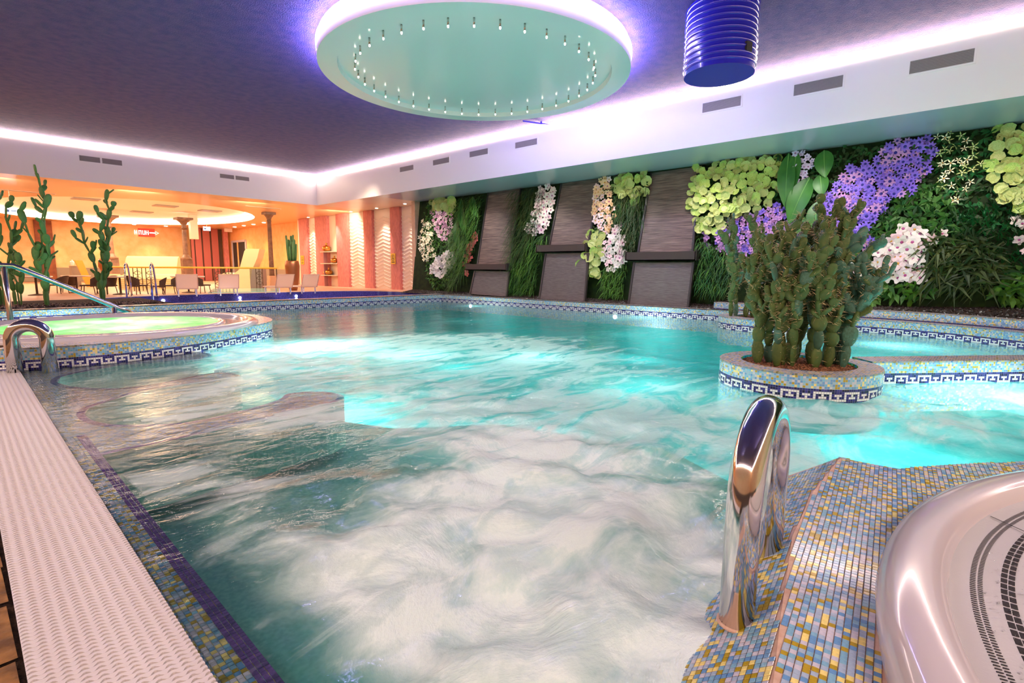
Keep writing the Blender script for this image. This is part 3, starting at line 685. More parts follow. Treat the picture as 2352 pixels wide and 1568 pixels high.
# --- foreground spa with perforated overflow ring
SC = (2.30, -2.25)
t = thing('spa_tub', 'white spa tub rim with slotted grey overflow ring at the bottom right', 'hot tub', (SC[0], SC[1], 0))
A0, A1 = math.radians(35), math.radians(150)
m = MB(); m.lathe([(2.44, .18), (2.45, .26), (2.435, .305), (2.40, .33), (2.36, .338), (2.31, .335), (2.28, .322), (2.262, .29), (2.255, .270)], (0,0,0), 120, caps=False, a0=A0, a1=A1); obj('lip', m, m_acrylic, t, True)
m = MB(); m.lathe([(2.262, .272), (2.05, .262), (1.7, .255), (1.2, .25), (.5, .25)], (0,0,0), 120, caps=False, a0=A0, a1=A1)
m_plate = pmat('spa_plate_grey', srgb(176, 168, 168), .3, bump=(90, .25, .003)); obj('overflow_plate', m, m_plate, t, True)
def slots(rad, n, wd, ln, z, name):
    s = MB(); 
    for i in range(n):
        a = A0 + (A1-A0)*(i+.5)/n; ca, sa = math.cos(a), math.sin(a)
        s.quad(*[(r*ca-q*sa, r*sa+q*ca, z) for r, q in ((rad-wd/2, -ln/2), (rad-wd/2, ln/2), (rad+wd/2, ln/2), (rad+wd/2, -ln/2))])
        s.quad(*[(r*ca-q*sa, r*sa+q*ca, z2) for r, q, z2 in ((rad+wd/2, -ln/2, z), (rad+wd/2, ln/2, z), (rad+wd/2+.002, ln/2, z-.002), (rad+wd/2+.002, -ln/2, z-.002))])
    o = obj(name, s, m_dark, t); o['kind'] = 'stuff'
def srad(px, py, z): p = at(px, py, z); return math.hypot(p.x-SC[0], p.y-SC[1])
for (px, py, n, wd, ln, nm) in ((2234, 1340, 320, .014, .006, 'fine_slots'), (2251, 1340, 320, .012, .006, 'fine_slots'), (2306, 1340, 100, .015, .033, 'wide_slots'), (2324, 1340, 100, .015, .033, 'wide_slots')):
    rr = srad(px, py, .262); slots(rr, n, wd, ln, .2635+max(0, rr-2.05)*.05, nm)
m = MB(); pj0, pj1 = at(2275, 1185, .275), at(2365, 1225, .275); d = (pj1-pj0).normalized(); q = Vector((-d.y, d.x, 0))*.003
m.quad(pj0-q-Vector((*SC,0)), pj1-q-Vector((*SC,0)), pj1+q-Vector((*SC,0)), pj0+q-Vector((*SC,0))); obj('joint', m, m_dark, t)
def _drops(r):
    a = r.uniform(math.radians(80), math.radians(125)); d = r.uniform(1.85, 2.17); return SC[0]+d*math.cos(a), SC[1]+d*math.sin(a), .258+(d-1.85)*.045
m_drop = pmat('water_drop', (1, 1, 1), .02, trans=1, spec=1)
pebbles('water_drops', 500, _drops, .002, .006, [m_drop], 'water drops on the grey overflow ring of the spa', 'water')

# ================================================================ NEAR DECKS OF REAL TILES
TN = 0.0203
tile_me = []
for mt in TCOL:
    m = MB(); h = TN*.455; b_ = TN*.40
    m.v = [(-h,-h,0),(h,-h,0),(h,h,0),(-h,h,0),(-b_,-b_,.0022),(b_,-b_,.0022),(b_,b_,.0022),(-b_,b_,.0022)]
    for q in ((4,5,6,7),(0,1,5,4),(1,2,6,5),(2,3,7,6),(3,0,4,7)): m.face(q)
    tile_me.append(m.mesh('tile', mt))
def lay_tiles(root, O, U, V, ni, nj, keep, n_parts=150, colf=None, zf=None):
    """O origin, U,V unit vectors of the surface; tiles near the camera become parts, the rest one joined part"""
    W = U.cross(V).normalized(); rnd = random.Random(len(COL.objects)); tiles = []
    for i in range(*ni):
        for j in range(*nj):
            p = O + U*(i*TN) + V*(j*TN)
            if zf: p = Vector((p.x, p.y, zf(p)))
            if not keep(p): continue
            c = colf(i, j, p) if colf else None
            if c is None: c = rnd.choices(range(6), TW)[0]
            tiles.append(((p-C0).length, p + W*rnd.uniform(0, .0007), c))
    tiles.sort(key=lambda q: q[0]); R = Matrix((U, V, W)).transposed().to_4x4()
    inview = []
    for q in tiles:
        v = q[1]-C0; dpt = v.dot(_fw); x = 1176+FPX*v.dot(_r2)/dpt if dpt > .05 else -1; y = 784-FPX*v.dot(_u2)/dpt if dpt > .05 else -1
        inview.append(0 <= x <= 2352 and 0 <= y <= 1568)
    m = MB(); k = 0; h = TN*.455; b_ = TN*.40
    base = [(-h,-h,0),(h,-h,0),(h,h,0),(-h,h,0),(-b_,-b_,.0022),(b_,-b_,.0022),(b_,b_,.0022),(-b_,b_,.0022)]
    for (d, p, c), iv in zip(tiles, inview):
        if iv and k < n_parts:
            o = link('tile', tile_me[c] if c < 6 else purple_me, root); mm = R.copy(); mm.translation = p; o.matrix_local = mm; k += 1
        else:
            n = len(m.v); m.v += [tuple(p + U*q[0] + V*q[1] + W*q[2]) for q in base]
            for q in ((4,5,6,7),(0,1,5,4),(1,2,6,5),(2,3,7,6),(3,0,4,7)): m.face([n+x for x in q], c)
    if m.f: o = obj('tiles', m, TCOL + [m_purple_tile], root); o['kind'] = 'stuff'
m = MB(); h = TN*.455; b_ = TN*.40; m.v = [(-h,-h,0),(h,-h,0),(h,h,0),(-h,h,0),(-b_,-b_,.0022),(b_,-b_,.0022),(b_,b_,.0022),(-b_,b_,.0022)]
for q in ((4,5,6,7),(0,1,5,4),(1,2,6,5),(2,3,7,6),(3,0,4,7)): m.face(q)
purple_me = m.mesh('tile', m_purple_tile)
# right-hand deck: level part beside the spa and slope into the water
HP = .20
ridge = [tuple(at(x, y, HP)[:2]) for x, y in ((1772, 1600), (1795, 1400), (1820, 1230), (1868, 1128), (1930, 1050))]
RA, RB = Vector((*ridge[0], HP)), Vector((*ridge[-1], HP))
back = [tuple(at(x, y, HP)[:2]) for x, y in ((1930, 1050), (2000, 1066), (2062, 1076), (2200, 1065), (2352, 1060), (2600, 1062))]
level = ridge + back[1:] + [(5.2, -2.5), (.6, -2.5), (.6, ridge[0][1]-.08)]
t = thing('mosaic_deck', 'raised mosaic deck of blue, cream and olive tiles around the white spa', 'tiled deck')
m = MB(); m.prism([(p[0], p[1]) for p in level][::-1], -.4, HP-.001); obj('grout_bed', m, m_grout, t)
Uv = (RB-RA).normalized(); Vv = Vector((-Uv.y, Uv.x, 0))
RAs = RA - Vv*.014
def ridge_y(x):
    for a, c in zip(ridge, ridge[1:]):
        if a[0] <= x <= c[0]: return a[1]+(c[1]-a[1])*(x-a[0])/(c[0]-a[0])
    return ridge[0][1]-.04 if x < ridge[0][0] else ridge[-1][1]
lay_tiles(t, RA - Uv*.9, Uv, Vv, (0, 190), (-60, 4), lambda p: inpoly(p.x, p.y, level) and math.hypot(p.x-SC[0], p.y-SC[1]) > 2.445 and (p.y < ridge_y(p.x)-.011 or p.x > 3.56) and p.x > .5, 150)
t = thing('mosaic_slope', 'mosaic slope dipping into the foaming water under the grab rail', 'tiled slope')
EW = at(1805, 1103, 0); drop = HP/(EW.y-RB.y+.02)
Sv = Vector((0, 1, -drop)).normalized()
foot = [(x, y + .62, HP-.62*drop) for x, y in ridge]; low_x0 = (.55, ridge[0][1]-.12+.62, HP-.62*drop)
m = MB(); top3 = [Vector((x, y, HP-.002)) for x, y in ridge]; top3 = [Vector((.55, ridge[0][1]-.12, HP-.002))] + top3
ft3 = [p + Sv*(.62*math.sqrt(1+drop*drop)) for p in top3]
for a, c, d, e in zip(top3, top3[1:], ft3[1:], ft3): m.quad(a, c, d, e)
m.poly([top3[-1], ft3[-1], (ft3[-1].x, ft3[-1].y, -1), (top3[-1].x, top3[-1].y, -1)])
obj('grout_bed', m, m_grout, t)
RU = Vector((Uv.x, Uv.y, 0)); Wn = RU.cross(Sv)
if Wn.z < 0: pass
Sl = (Sv - RU*Sv.dot(RU)).normalized()
O_ = RA - RU*.9
def slope_keep(p): return p.x > .5 and p.x < 3.555+(p.y-.56)*-.25 and p.z > -.2 and p.y > ridge_y(p.x)+.008
# put every tile on the slope plane that starts at the ridge's own line
lay_tiles(t, O_ + Sl*.010, RU, Sl, (0, 190), (-4, 34), slope_keep, 150, zf=lambda p: HP - (p.y-ridge_y(p.x))*drop + .0015)
m = MB(); nn = 40; e0, e1 = Vector((RB.x, RB.y, HP)), Vector((EW.x-.03, EW.y, 0))
for i in range(nn):
    a, c = e0.lerp(e1, i/nn), e0.lerp(e1, (i+.86)/nn); s_ = Vector((-.022, 0, .004)); m.quad(a+Vector((0,0,.004)), c+Vector((0,0,.004)), c+s_, a+s_)
o = obj('edge_tiles', m, m_navy, t); o['kind'] = 'stuff'; o['label'] = 'dark blue edge tiles'
# grab rails
def grab_rail(lb, a, c, ztop, r, zb=(0, 0)):
    t = thing('grab_rail', lb, 'grab rail', (0, 0, 0)); a, c = Vector(a), Vector(c)
    mid = (a+c)/2; hw = (c-a).length/2; d = (c-a).normalized(); zs = ztop - hw - r; P = [Vector((a.x, a.y, zb[0])), Vector((a.x, a.y, zs))]
    for i in range(1, 16): th = PI*i/16; P.append(Vector((mid.x-d.x*hw*math.cos(th), mid.y-d.y*hw*math.cos(th), zs+hw*math.sin(th))))
    P += [Vector((c.x, c.y, zs)), Vector((c.x, c.y, zb[1]))]
    m = MB(); m.tube(P, r, 24); obj('tube', m, m_steel, t, True)
    for p, z in ((a, zb[0]), (c, zb[1])):
        m = MB(); m.lathe([(r*1.12, 0), (r*1.12, .005), (r*1.0, .010)], (p.x, p.y, z+.0), 20); obj('base_ring', m, m_grout, t)
    return t
g1, g2 = at(1692, 1405, .15), at(1762, 1262, .15)
GR = grab_rail('fat chrome grab rail arch on the mosaic slope in the foreground', (g1.x, g1.y, 0), (g2.x, g2.y, 0), .855, .056, (.11, .11))
grab_rail('fat chrome grab rail arch at the corner of the hot tub', (.585, 8.78, 0), (.895, 8.66, 0), .66, .08, (-.02, -.04))
# overflow grating along the left pool edge
t = thing('pool_grating', 'pale plastic overflow grating with wavy slats along the left pool edge', 'grating', (.245, 0, 0), -.0200)
GW = .41; NARC = 10.5; NS = 62
def arc(u): 
    s = (u*NARC) % 1
    return (.0085*math.sin(PI*s/.68), 1) if s < .68 else (-.0022*math.sin(PI*(s-.68)/.32), 0)
m = MB(); pitch = .0255; top = []; bot = []
for i in range(NS+1):
    u = i/NS; a, k = arc(u); x = -GW/2+GW*u; s = (u*NARC) % 1; g = .0115*math.sin(PI*s/.68)**.5 + .001 if s < .68 else .0006
    top.append((x, a+g/2)); bot.append((x, a+pitch-g/2))
for i in range(NS):
    m.quad((*top[i], 0), (*top[i+1], 0), (*bot[i+1], 0), (*bot[i], 0))
    m.quad((*top[i], -.012), (*top[i+1], -.012), (*top[i+1], 0), (*top[i], 0))
    m.quad((*bot[i], 0), (*bot[i+1], 0), (*bot[i+1], -.012), (*bot[i], -.012))
slat = m.mesh('slat', m_grate)
ys = [1.25 + pitch*i for i in range(305)]
for y in ys[:299]: o = link('slat', slat, t); o.location = (0, y, .010)
m = MB()
for y in [q for q in ys[299:]] + [1.25-pitch*(i+1) for i in range(20)]:
    n = len(m.v)
    for i in range(NS): m.quad((top[i][0], top[i][1]+y, .010), (top[i+1][0], top[i+1][1]+y, .010), (bot[i+1][0], bot[i+1][1]+y, .010), (bot[i][0], bot[i][1]+y, .010))
o = obj('slats', m, m_grate, t); o['kind'] = 'stuff'
m = MB(); m.box(-GW/2+.004, GW/2-.004, .7, 9.05, -.12, -.004); obj('channel', m, m_dark, t)
# rough brown flagstones outside the grating
t = thing('stone_paving', 'rough brown flagstones left of the pale grating', 'paving', (0, 0, 0)); t['kind'] = 'structure'; del t['category']
y = .6; i = 0
while y < 9:
    ln = [.42, .36, .50, .40][i % 4]; x0 = -.9; x1 = .028 + .02*y; rr = random.Random(i); m = MB(); z = .006 + .004*(i % 3); nx, ny = 10, 8; ids = []
    for a in range(nx+1):
        for c in range(ny+1):
            X = x0+(x1-x0)*a/nx; Y = y+.008+(ln-.016)*c/ny; e = 0 if 0 < a < nx and 0 < c < ny else -.02
            ids.append(m.vert((X, Y, z + e*.4 + .007*mnoise.noise(Vector((X*8, Y*8, i))))))
    for a in range(nx):
        for c in range(ny): k = a*(ny+1)+c; m.face((ids[k], ids[k+ny+1], ids[k+ny+2], ids[k+1]))
    obj('stone', m, m_stone, t, True); y += ln; i += 1
b = MB(); b.box(X0, .44, Y0, 9.2, -.2, -.014); struct('floor', b, m_soil)
b = MB(); b.box(X0, .46, 9.0, 17.4, -.2, -.005); struct('floor', b, m_beige)
# shallow ledge with the lounger-shaped cut-outs, just under water
ZL = -.022
LP = [(800, 1760), (655, 1568), (560, 1450), (450, 1312), (330, 1164), (235, 1045), (467, 995), (704, 941), (755, 930), (790, 913), (775, 904), (732, 899), (662, 904), (635, 920), (523, 951), (440, 968), (366, 974), (265, 975), (215, 966), (195, 951), (205, 937), (244, 923), (330, 897), (430, 881), (520, 872), (553, 866), (540, 858), (502, 855), (453, 862), (349, 883), (261, 892), (167, 888), (132, 878), (140, 866), (174, 857), (279, 838), (401, 829), (453, 828), (485, 820), (484, 812), (440, 806)]
edge = [tuple(at(x, y, ZL)[:2]) for x, y in LP]
ledge = edge + [(1.2, 9.6), (.45, 9.6), (.45+.0, 4.0), (.40, .4)]
t = thing('mosaic_ledge', 'shallow mosaic ledge with rounded fingers just under the water at left', 'pool ledge')
m = MB(); n = len(ledge)
import mathutils.geometry as geo
tri = geo.tessellate_polygon([[Vector((*p, 0)) for p in ledge]])
for p in ledge: m.vert((*p, ZL-.002))
for f in tri: 
    f = list(f); a, b_, c = [ledge[i] for i in f]
    if (b_[0]-a[0])*(c[1]-a[1])-(b_[1]-a[1])*(c[0]-a[0]) < 0: f = f[::-1]
    m.face(f, 0, [ledge[i] for i in f])
m_ledge_t = mosaic('mosaic_ledge', [(srgb(170,190,205), .22), (srgb(150,175,195), .2), (LILAC, .2), (srgb(225,215,205), .1), (srgb(225,200,130), .14), (srgb(190,165,80), .14)], srgb(205, 190, 175), tile=TN)
obj('bed', m, m_ledge_t, t)
m = MB(); se = smooth_path(edge[5:], 4)
se = [edge[0], edge[1], edge[2], edge[3], edge[4]] + se
S = path_len(se)
for i in range(len(se)-1):
    a, c = se[i], se[i+1]; n1 = on_path(se, S, S[i]+1e-4)[2:]; n2 = on_path(se, S, S[i+1]-1e-4)[2:]
    m.quad((*a, ZL-.5), (*c, ZL-.5), (*c, ZL), (*a, ZL), 1)
    if S[i] >= S[5]-.01: wd = .06; m.quad((*a, ZL+.002), (*c, ZL+.002), (c[0]-n2[0]*wd, c[1]-n2[1]*wd, ZL+.002), (a[0]-n1[0]*wd, a[1]-n1[1]*wd, ZL+.002), 0)
obj('purple_edge', m, [m_purple_tile, m_bench], t)
def lkeep(p): return inpoly(p.x, p.y, ledge) and p.x > .452+.0195*p.y and p.y < 5.2
e0 = Vector((edge[1][0], edge[1][1], ZL)); e1 = Vector((edge[5][0], edge[5][1], ZL)); Ue = (e1-e0).normalized(); Ve = Vector((-Ue.y, Ue.x, 0))
_lr = random.Random(4)
def lcol(i, j, p): return 6 if j < 3 else _lr.choices(range(6), [.10, .12, .26, .24, .16, .12])[0]
lay_tiles(t, e0 - Ue*.5 + Ve*.010, Ue, Ve, (0, 230), (0, 26), lkeep, 200, lcol)
# seat bench of the whirlpool area (real green-grey mosaic below the foam)
b = MB(); bp = [(.5, .2), (4.4, .9), (5.2, 2.4), (4.6, 4.4), (3.6, 5.2), (3.1, 6.6), (3.3, 8.0), (2.2, 9.6), (.5, 9.6)]
b.prism(bp, -1.2, -.62); tag(obj('whirlpool_bench', b, m_bench), 'grey-green tiled bench under the foaming water', 'bench')

# ================================================================ WATER
m_water = bpy.data.materials.new('pool_water'); m_water.use_nodes = True; nt = m_water.node_tree; nt.nodes.clear()
N_ = nt.nodes.new; out = N_('ShaderNodeOutputMaterial')
tc = N_('ShaderNodeTexCoord'); att = N_('ShaderNodeAttribute'); att.attribute_name = 'foam'; att2 = N_('ShaderNodeAttribute'); att2.attribute_name = 'wave'
sepc = N_('ShaderNodeSeparateColor'); L(nt, att.outputs['Color'], sepc.inputs[0])
def noise_n(scale, det, dist, stretch=(1,1,1), rough=.55):
    mp = N_('ShaderNodeMapping'); mp.inputs['Scale'].default_value = stretch; L(nt, tc.outputs['Object'], mp.inputs[0])
    n = N_('ShaderNodeTexNoise'); n.inputs['Scale'].default_value = scale; n.inputs['Detail'].default_value = det; n.inputs['Distortion'].default_value = dist; n.inputs['Roughness'].default_value = rough
    L(nt, mp.outputs[0], n.inputs['Vector']); return n.outputs['Fac']
def mth(op, a, b=None, clamp=False):
    n = N_('ShaderNodeMath'); n.operation = op; n.use_clamp = clamp
    for k, v in ((0, a), (1, b)):
        if v is None: continue
        if hasattr(v, 'is_linked'): L(nt, v, n.inputs[k])
        else: n.inputs[k].default_value = v
    return n.outputs[0]
def ramp(v, a, b):
    n = N_('ShaderNodeMapRange'); n.interpolation_type = 'SMOOTHSTEP'; L(nt, v, n.inputs[0]); n.inputs[1].default_value = a; n.inputs[2].default_value = b; return n.outputs[0]
nA = noise_n(1.5, 8, .8, (1, 1, 1), .62)        # billowing whirlpool foam
nB = noise_n(1.0, 7, 1.6, (.9, 2.2, 1), .6)    # drifting foam streaks
nC = noise_n(5.0, 6, 1.0, (1, 1, 1), .6)
nA2 = noise_n(4.0, 7, .5, (1, 1, 1), .62)
f1 = mth('MULTIPLY', sepc.outputs[0], mth('ADD', mth('MULTIPLY', ramp(mth('ADD', nA, mth('MULTIPLY', mth('SUBTRACT', sepc.outputs[0], .6), .42)), .33, .70), .74), mth('MULTIPLY', ramp(nA2, .36, .66), .32)))
f2 = mth('MULTIPLY', ramp(mth('ADD', nB, mth('MULTIPLY', mth('SUBTRACT', sepc.outputs[1], .5), .36)), .53, .72), sepc.outputs[1])
f3 = mth('MULTIPLY', mth('MULTIPLY', sepc.outputs[1], ramp(nC, .60, .74)), .45)
foam = mth('MINIMUM', mth('ADD', mth('ADD', mth('MULTIPLY', f1, .95), mth('MULTIPLY', f2, .58)), f3), .97)
milk_and_glow = mth('ADD', .03, mth('MULTIPLY', sepc.outputs[2], .62))  # pale turquoise mix, partly standing in for lamp light scattered in the water
bump = N_('ShaderNodeBump'); bump.inputs['Strength'].default_value = .40; bump.inputs['Distance'].default_value = .05
hgt = mth('ADD', mth('MULTIPLY', noise_n(2.2, 4, .6, (1, 2.0, 1)), .7), mth('MULTIPLY', noise_n(9, 4, .5, (1, 1.8, 1)), .2))
L(nt, hgt, bump.inputs['Height'])
fbump = N_('ShaderNodeBump'); fbump.inputs['Strength'].default_value = .55; fbump.inputs['Distance'].default_value = .16
L(nt, mth('ADD', nA, mth('MULTIPLY', nA2, .15)), fbump.inputs['Height'])
tr = N_('ShaderNodeBsdfTransparent'); tr.inputs[0].default_value = (.93, .98, .97, 1)
milk = N_('ShaderNodeBsdfDiffuse'); milk.inputs[0].default_value = (.16, .72, .68, 1); L(nt, bump.outputs[0], milk.inputs['Normal'])
fo = N_('ShaderNodeBsdfDiffuse'); fo.inputs[0].default_value = (.86, .92, .85, 1); L(nt, fbump.outputs[0], fo.inputs['Normal'])
ftr = N_('ShaderNodeBsdfTranslucent'); ftr.inputs[0].default_value = (.70, .90, .86, 1)
fomix = N_('ShaderNodeMixShader'); fomix.inputs[0].default_value = .2; L(nt, fo.outputs[0], fomix.inputs[1]); L(nt, ftr.outputs[0], fomix.inputs[2])
mtr = N_('ShaderNodeBsdfTranslucent'); mtr.inputs[0].default_value = (.2, .85, .80, 1)
mkm = N_('ShaderNodeMixShader'); mkm.inputs[0].default_value = .5; L(nt, milk.outputs[0], mkm.inputs[1]); L(nt, mtr.outputs[0], mkm.inputs[2])
m1 = N_('ShaderNodeMixShader'); L(nt, milk_and_glow, m1.inputs[0]); L(nt, tr.outputs[0], m1.inputs[1]); L(nt, mkm.outputs[0], m1.inputs[2])
m2 = N_('ShaderNodeMixShader'); L(nt, foam, m2.inputs[0]); L(nt, m1.outputs[0], m2.inputs[1]); L(nt, fomix.outputs[0], m2.inputs[2])
gl = N_('ShaderNodeBsdfGlossy'); gl.inputs['Roughness'].default_value = .06; L(nt, bump.outputs[0], gl.inputs['Normal'])
fr = N_('ShaderNodeFresnel'); fr.inputs['IOR'].default_value = 1.33; L(nt, bump.outputs[0], fr.inputs['Normal'])
frs = mth('MULTIPLY', fr.outputs[0], mth('SUBTRACT', 1.0, mth('MULTIPLY', foam, .75)))
m3 = N_('ShaderNodeMixShader'); L(nt, frs, m3.inputs[0]); L(nt, m2.outputs[0], m3.inputs[1]); L(nt, gl.outputs[0], m3.inputs[2])
L(nt, m3.outputs[0], out.inputs[0])
# foam follows the jets; extra foam and milk at lamps paint in their glow: (x, y, radius, whirl, streak, milk)
def zone(px, py, r, a, b_, c): p = at(px, py, 0); return (p.x, p.y, r, a, b_, c)
ZN = [zone(850, 1450, .30, .75, .2, 0), zone(700, 1560, .22, .7, .2, 0), zone(1400, 1560, .4, .9, 0, .2), zone(1000, 1560, .45, .9, 0, .2), zone(560, 1130, .35, .25, .5, 0), zone(1150, 1500, .75, 1.1, 0, .3), zone(1200, 1330, .70, 1.05, 0, .3), zone(1000, 1180, .60, .75, .2, .3), zone(1400, 1180, .75, .85, .2, .4), zone(1250, 1060, .8, .6, .3, .4), zone(750, 1400, .35, .45, .3, 0), zone(600, 1250, .3, .3, .5, 0),
      zone(1500, 1400, .35, .9, 0, .2), zone(700, 830, 1.3, .25, .75, 1.2), zone(900, 790, 1.6, .15, .8, .9), zone(620, 805, 1.0, .5, .8, 2.2), zone(1300, 960, 1.0, .15, .5, .9), zone(1050, 980, .7, .2, .5, .7), zone(1150, 790, 1.8, 0, .75, .3), zone(1000, 900, 1.3, .2, .7, .6), zone(1350, 850, 1.6, 0, .6, .3),
      zone(480, 900, .6, .1, .6, .1), zone(420, 960, .5, .1, .7, 0), zone(650, 960, .5, .15, .7, .2), zone(350, 1100, .5, 0, .6, 0), zone(2150, 960, 1.1, .6, .3, 1.8), zone(2250, 890, 1.3, .45, .2, 1.7), zone(1950, 960, .9, .1, .4, .7), zone(1600, 960, 1.1, .05, .6, .4),
      zone(1800, 1060, .7, .2, .5, .6), zone(1425, 735, 1.3, 0, .1, .8), zone(1100, 705, 1.2, 0, .1, .6), zone(2150, 800, 1.6, 0, .2, .9)]
m = MB(); cols = []
xs = []; x = .452
while x < 14.25: xs.append(x); x += .04 + .012*max(0, x-1)
yv = []; y = -4.0
while y < 16.85: yv.append(y); y += .05 + .012*max(0, y-2) + (.05 if y < -.5 else 0)
xs.append(14.25); yv.append(16.85)
for x in xs:
    for y in yv:
        w1 = w2 = w3 = 0
        for zx, zy, r, a, b_, c in ZN:
            g = math.exp(-((x-zx)**2+(y-zy)**2)/(r*r)); w1 += a*g; w2 += b_*g; w3 += c*g
        w1 = min(1, w1); w2 = min(1, w2 + .28); w3 = min(1, w3 + .16*max(0, min(1, (x-2.5)/2)))
        if x < 4.2 and y < 9.3 and inpoly(x + .0195*y*max(0, 1-(x-.45)/1.0), y, ledge): w1 *= .3; w2 *= .55; w3 = 0
        if x < .95 + .02*y and y < 5: w1 *= max(0, min(1, (x-.62-.02*y)/.33))
        z = .010*mnoise.noise(Vector((x*1.4, y*2.2, 0))) + .005*mnoise.noise(Vector((x*4, y*6, 1)))
        z += w1*(.085*mnoise.noise(Vector((x*2.6, y*2.6, 4))) + .035*mnoise.noise(Vector((x*6, y*6, 5))) + .02)
        if x < .75+.02*y: z = z*.2
        m.vert((x + .0195*y*max(0, 1-(x-.45)/1.0), y, z)); cols.append((w1, w2, w3, 1))
ny = len(yv)
for i in range(len(xs)-1):
    for j in range(ny-1): a = i*ny+j; m.face((a, a+ny, a+ny+1, a+1))
me = m.mesh('pool_water', m_water, True)
ca = me.color_attributes.new('foam', 'FLOAT_COLOR', 'POINT'); ca.data.foreach_set('color', [c for q in cols for c in q])
o = link('pool_water', me); tag(o, 'turquoise pool water with white whirlpool foam', 'water', None, 'stuff')
# visible underwater lamps on the pool walls
for px, py, lb in ((1095, 702, 'bright underwater lamp in the wall below the first slate panel'), (1420, 727, 'bright underwater lamp in the wall below the third slate panel')):
    p = at(px, py, -.12); mm = MB(); mm.lathe([(.065, 0), (.065, .02), (.02, .03)], (0, 0, 0), 16); o = obj('pool_lamp', mm, m_uwlamp); o.location = (FX-.02, p.y, -.12); o.rotation_euler = (0, -PI/2, 0); tag(o, lb, 'lamp', 'underwater pool lamps')
# ================================================================ PLANTED WALL
LIME, LIME2 = srgb(190, 194, 122), srgb(164, 172, 94)
m_lime = pmat('leaf_lime', LIME, .45, noise=(6, LIME2, 3)); m_lime2 = pmat('leaf_lime_deep', srgb(150, 178, 78), .45, noise=(6, srgb(190, 202, 110), 3))
m_mauve = pmat('petal_mauve', srgb(206, 148, 196), .5, noise=(4, srgb(176, 120, 190))); m_mauve2 = pmat('petal_dusky_pink', srgb(206, 150, 170), .5, noise=(5, srgb(170, 110, 140)))
m_violet = pmat('petal_violet', srgb(120, 96, 214), .5, noise=(4, srgb(150, 104, 214))); m_vdark = pmat('petal_violet_eye', srgb(50, 36, 130), .5)
m_lilacp = pmat('petal_pale_lilac', srgb(226, 200, 232), .5); m_creamp = pmat('petal_cream', srgb(244, 230, 180), .5, noise=(5, srgb(250, 240, 210)))
m_whitep = pmat('petal_white', srgb(232, 214, 204), .5); m_pinkp = pmat('petal_pink', srgb(232, 186, 192), .5, noise=(5, srgb(236, 208, 204)))
m_peachp = pmat('petal_peach', srgb(240, 178, 142), .5, noise=(5, srgb(238, 196, 150))); m_magp = pmat('petal_magenta_eye', srgb(176, 74, 130), .5); m_orp = pmat('petal_orange_eye', srgb(220, 150, 60), .5)
m_redp = pmat('petal_coral', srgb(222, 86, 84), .5, noise=(5, srgb(236, 120, 110)))
m_bigleaf = pmat('leaf_broad', srgb(42, 96, 34), .45, noise=(2.5, srgb(62, 116, 42))); m_midrib = pmat('leaf_midrib', srgb(110, 160, 80), .5)
G1 = pmat('grass_bright', srgb(92, 138, 36), .6, noise=(2, srgb(60, 104, 24))); G2 = pmat('grass_olive', srgb(74, 84, 30), .6, noise=(2, srgb(50, 66, 20)))
G3 = pmat('grass_deep', srgb(36, 84, 26), .6, noise=(2, srgb(24, 60, 18))); G4 = pmat('fern_dark', srgb(48, 66, 26), .6, noise=(2, srgb(36, 52, 20))); G5 = pmat('leaf_mid', srgb(70, 116, 40), .55, noise=(2, srgb(46, 88, 28)))
G6 = pmat('grass_emerald', srgb(24, 100, 44), .6, noise=(2, srgb(20, 76, 30)))
NW = Vector((-1, 0, WK)).normalized(); UW_ = Vector((0, -1, 0)); VW = NW.cross(UW_).normalized()
if VW.z < 0: VW = -VW
def petal_flower(n, r, w, cup, mp, eye, er=.25, jag=0):
    m = MB()
    for k in range(n):
        a = 2*PI*k/n; ca, sa = math.cos(a), math.sin(a); rr = r*(1+(jag*((k*7) % 3-1)))
        P = lambda u, v, z: (u*ca-v*sa, u*sa+v*ca, z)
        i = [m.vert(P(*q)) for q in ((.06*rr, 0, .02*r), (.5*rr, -w*rr, .10*r+cup*r*.4), (rr, -w*.35*rr, cup*r), (rr, w*.35*rr, cup*r), (.5*rr, w*rr, .10*r+cup*r*.4))]
        m.face((i[0], i[1], i[2], i[3], i[4]))
    e = er*r; c = m.vert((0, 0, .16*r)); rg = [m.vert((e*math.cos(2*PI*k/6), e*math.sin(2*PI*k/6), .07*r)) for k in range(6)]
    for k in range(6): m.face((c, rg[k], rg[(k+1) % 6]), 1)
    return m
def round_leaf(r, cup=.35):
    m = MB(); n = 9; c = m.vert((0, 0, 0)); a_ = [m.vert((.55*r*math.cos(2*PI*k/n), .55*r*math.sin(2*PI*k/n), -.02*r)) for k in range(n)]
    b_ = [m.vert((r*math.cos(2*PI*k/n)*(1 if k else .72), r*math.sin(2*PI*k/n), cup*r*(.5+.3*math.cos(4*PI*k/n)))) for k in range(n)]
    for k in range(n): j = (k+1) % n; m.face((c, a_[k], a_[j])); m.face((a_[k], b_[k], b_[j], a_[j]))
    return m
def basis(n, spin, rnd, tilt):
    n = (n + Vector((rnd.uniform(-tilt, tilt), rnd.uniform(-tilt, tilt), rnd.uniform(-tilt, tilt)))).normalized()
    u = n.orthogonal().normalized(); u = Matrix.Rotation(spin, 3, n) @ u; v = n.cross(u)
    return Matrix((u, v, n)).transposed()
